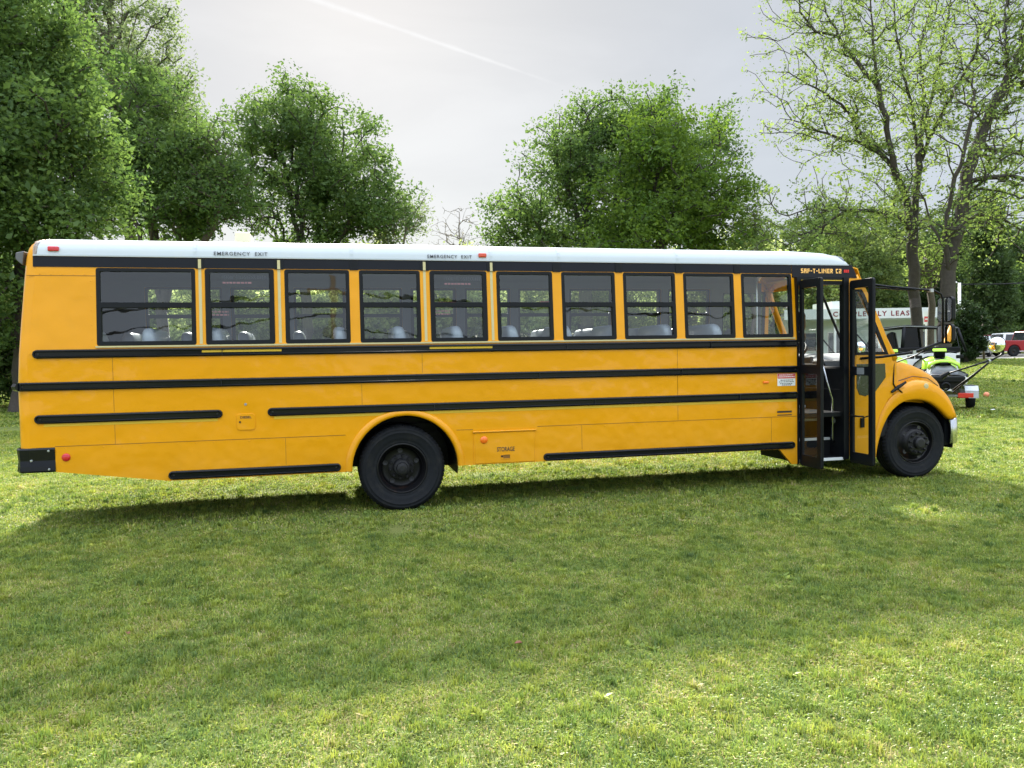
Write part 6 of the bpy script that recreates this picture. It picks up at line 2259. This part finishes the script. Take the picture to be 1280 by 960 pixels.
def jet_ski(local_y, label, base=0.52):
    lx = -0.2
    p = Vector((TR.location.x + lx * hx - local_y * hy, TR.location.y + lx * hy + local_y * hx, TR.location.z + base))
    t = empty('jet_ski', p, H_AZ)
    tag(t, label, 'jet ski', 'jet skis on the trailer')
    secs = [(-1.40, 0.50, 0.10, 0.20, 0.40), (-1.0, 0.56, 0.04, 0.17, 0.42), (-0.2, 0.585, 0.0, 0.16, 0.44), (0.6, 0.54, 0.0, 0.18, 0.48), (1.1, 0.38, 0.08, 0.28, 0.53), (1.4, 0.19, 0.22, 0.40, 0.57), (1.52, 0.05, 0.40, 0.50, 0.58)]
    MB().loft([[(x, -hw * 0.93, zd), (x, -hw, zc + 0.1), (x, -hw * 0.92, zc), (x, 0, zk), (x, hw * 0.92, zc), (x, hw, zc + 0.1), (x, hw * 0.93, zd)] for x, hw, zk, zc, zd in secs], closed=False, cap0=True).build('hull', M['white'], t, smooth=True, bevel=0.02)
    MB().loft([[(x, -hw * 0.93, zd), (x, -hw * 0.62, zd + 0.03), (x, 0, zd + 0.05), (x, hw * 0.62, zd + 0.03), (x, hw * 0.93, zd)] for x, hw, zk, zc, zd in secs], closed=False).build('deck', M['dkgrey'], t, smooth=True)
    MB().box(-1.52, -1.36, -0.44, 0.44, 0.24, 0.40).build('stern_step', M['black'], t, bevel=0.03)
    MB().box(-1.45, -1.40, -0.36, 0.36, 0.08, 0.24).lathe([(0.12, 0.0), (0.11, -0.14), (0.085, -0.16), (0.08, 0)], 14, 'X', (-1.42, 0, 0.14)).build('jet_pump', M['black'], t)
    # bumper strip
    for s_ in (-1, 1):
        MB().tube([(x, s_ * (hw * 0.95 + 0.008), zd) for x, hw, zk, zc, zd in secs[:-1]], 0.025, 6).build('bumper_strip', M['black'], t)
    # grey engine cover between seat and stern
    MB().loft([[(x, -w_, 0.43), (x, -w_ * 0.9, z - 0.08), (x, -w_ * 0.55, z), (x, w_ * 0.55, z), (x, w_ * 0.9, z - 0.08), (x, w_, 0.43)] for x, w_, z in ((-1.02, 0.30, 0.58), (-0.95, 0.34, 0.66), (-0.3, 0.36, 0.70), (0.5, 0.34, 0.72))], closed=False, cap0=True, cap1=True).build('engine_cover', M['midgrey'], t, smooth=False, bevel=0.03)
    # lime rear cowl with flared wings and a grab notch
    rr = []
    for x, hw, zt, zl in ((-1.02, 0.36, 0.76, 0.56), (-0.96, 0.40, 0.83, 0.62), (-0.6, 0.37, 0.82, 0.66), (-0.42, 0.30, 0.80, 0.70)):
        rr.append([(x, -hw, zl), (x, -hw * 0.88, zt - 0.08), (x, -hw * 0.5, zt - 0.015), (x, -hw * 0.2, zt), (x, hw * 0.2, zt), (x, hw * 0.5, zt - 0.015), (x, hw * 0.88, zt - 0.08), (x, hw, zl)])
    MB().loft(rr, closed=False).build('rear_cowl', M['lime'], t, smooth=True, solid=0.03)
    MB().box(-1.06, -1.00, -0.09, 0.09, 0.70, 0.755).build('grab_handle', M['black'], t, bevel=0.01)
    MB().loft([[(x, -w_, 0.66), (x, -w_ * 0.9, z - 0.04), (x, 0, z), (x, w_ * 0.9, z - 0.04), (x, w_, 0.66)] for x, w_, z in ((-0.62, 0.20, 0.86), (-0.3, 0.20, 0.84), (0.1, 0.17, 0.84), (0.35, 0.14, 0.88))], closed=False, cap0=True, cap1=True).build('seat', M['black'], t, smooth=True)
    rr = []
    for x, hw, zt in ((0.25, 0.34, 0.78), (0.5, 0.44, 0.90), (0.85, 0.40, 0.84), (1.2, 0.24, 0.70), (1.42, 0.10, 0.62)):
        rr.append([(x, -hw, 0.55), (x, -hw * 0.95, zt - 0.10), (x, -hw * 0.5, zt), (x, hw * 0.5, zt), (x, hw * 0.95, zt - 0.10), (x, hw, 0.55)])
    MB().loft(rr, closed=False, cap0=True).build('front_cowl', M['lime'], t, smooth=True)
    MB().loft([[(0.38, y, 0.86), (0.30, y, 1.02), (0.46, y, 1.04), (0.58, y, 0.88)] for y in (-0.14, 0.14)], cap0=True, cap1=True).build('steering_column', M['black'], t, bevel=0.02)
    MB().tube([(0.18, -0.40, 1.0), (0.32, -0.22, 1.04), (0.34, 0, 1.05), (0.32, 0.22, 1.04), (0.18, 0.40, 1.0)], 0.022, 8).build('handlebar', M['black'], t, smooth=True)
    MB().loft([[(0.24, y, 1.04), (0.28, y, 1.12), (0.42, y, 1.13), (0.50, y, 1.04)] for y in (-0.17, -0.12, 0.12, 0.17)], cap0=True, cap1=True).build('bar_pad', M['lime'], t, bevel=0.02)
    for s_ in (-1, 1):
        MB().box(0.50, 0.56, *sorted((s_ * 0.42, s_ * 0.60)), 0.84, 0.94).build('mirror', M['black'], t, bevel=0.015)
    return t


jet_ski(-0.66, 'lime green and grey jet ski on the trailer beside its visible mudguard')
jet_ski(0.56, 'lime green jet ski half hidden behind the bus windscreen pillar')

# small orange ball on the lawn
bg = ground_at(1233, 24.0)
ob = MB().lathe([(0.0, -0.085)] + [(0.085 * math.cos(R(a)), 0.085 * math.sin(R(a))) for a in range(-75, 76, 15)] + [(0.0, 0.085)], 20, 'Z').build('ball', M['orange'], smooth=True)
ob.location = (bg.x, bg.y, bg.z + 0.095)
tag(ob, 'small pale orange ball lying on the lawn beyond the trailer wheel', 'ball')
pg = ground_at(1241, 20.0)
sc_ = MB().add([(-0.05, -0.03, 0), (0.05, -0.035, 0.012), (0.06, 0.03, 0.02), (-0.04, 0.035, 0.008)], [(0, 1, 2, 3)]).build('paper_scrap', M['white'], solid=0.003)
sc_.location = (pg.x, pg.y, pg.z + 0.05)
tag(sc_, 'tiny white scrap of paper on the lawn below the orange ball', 'litter')
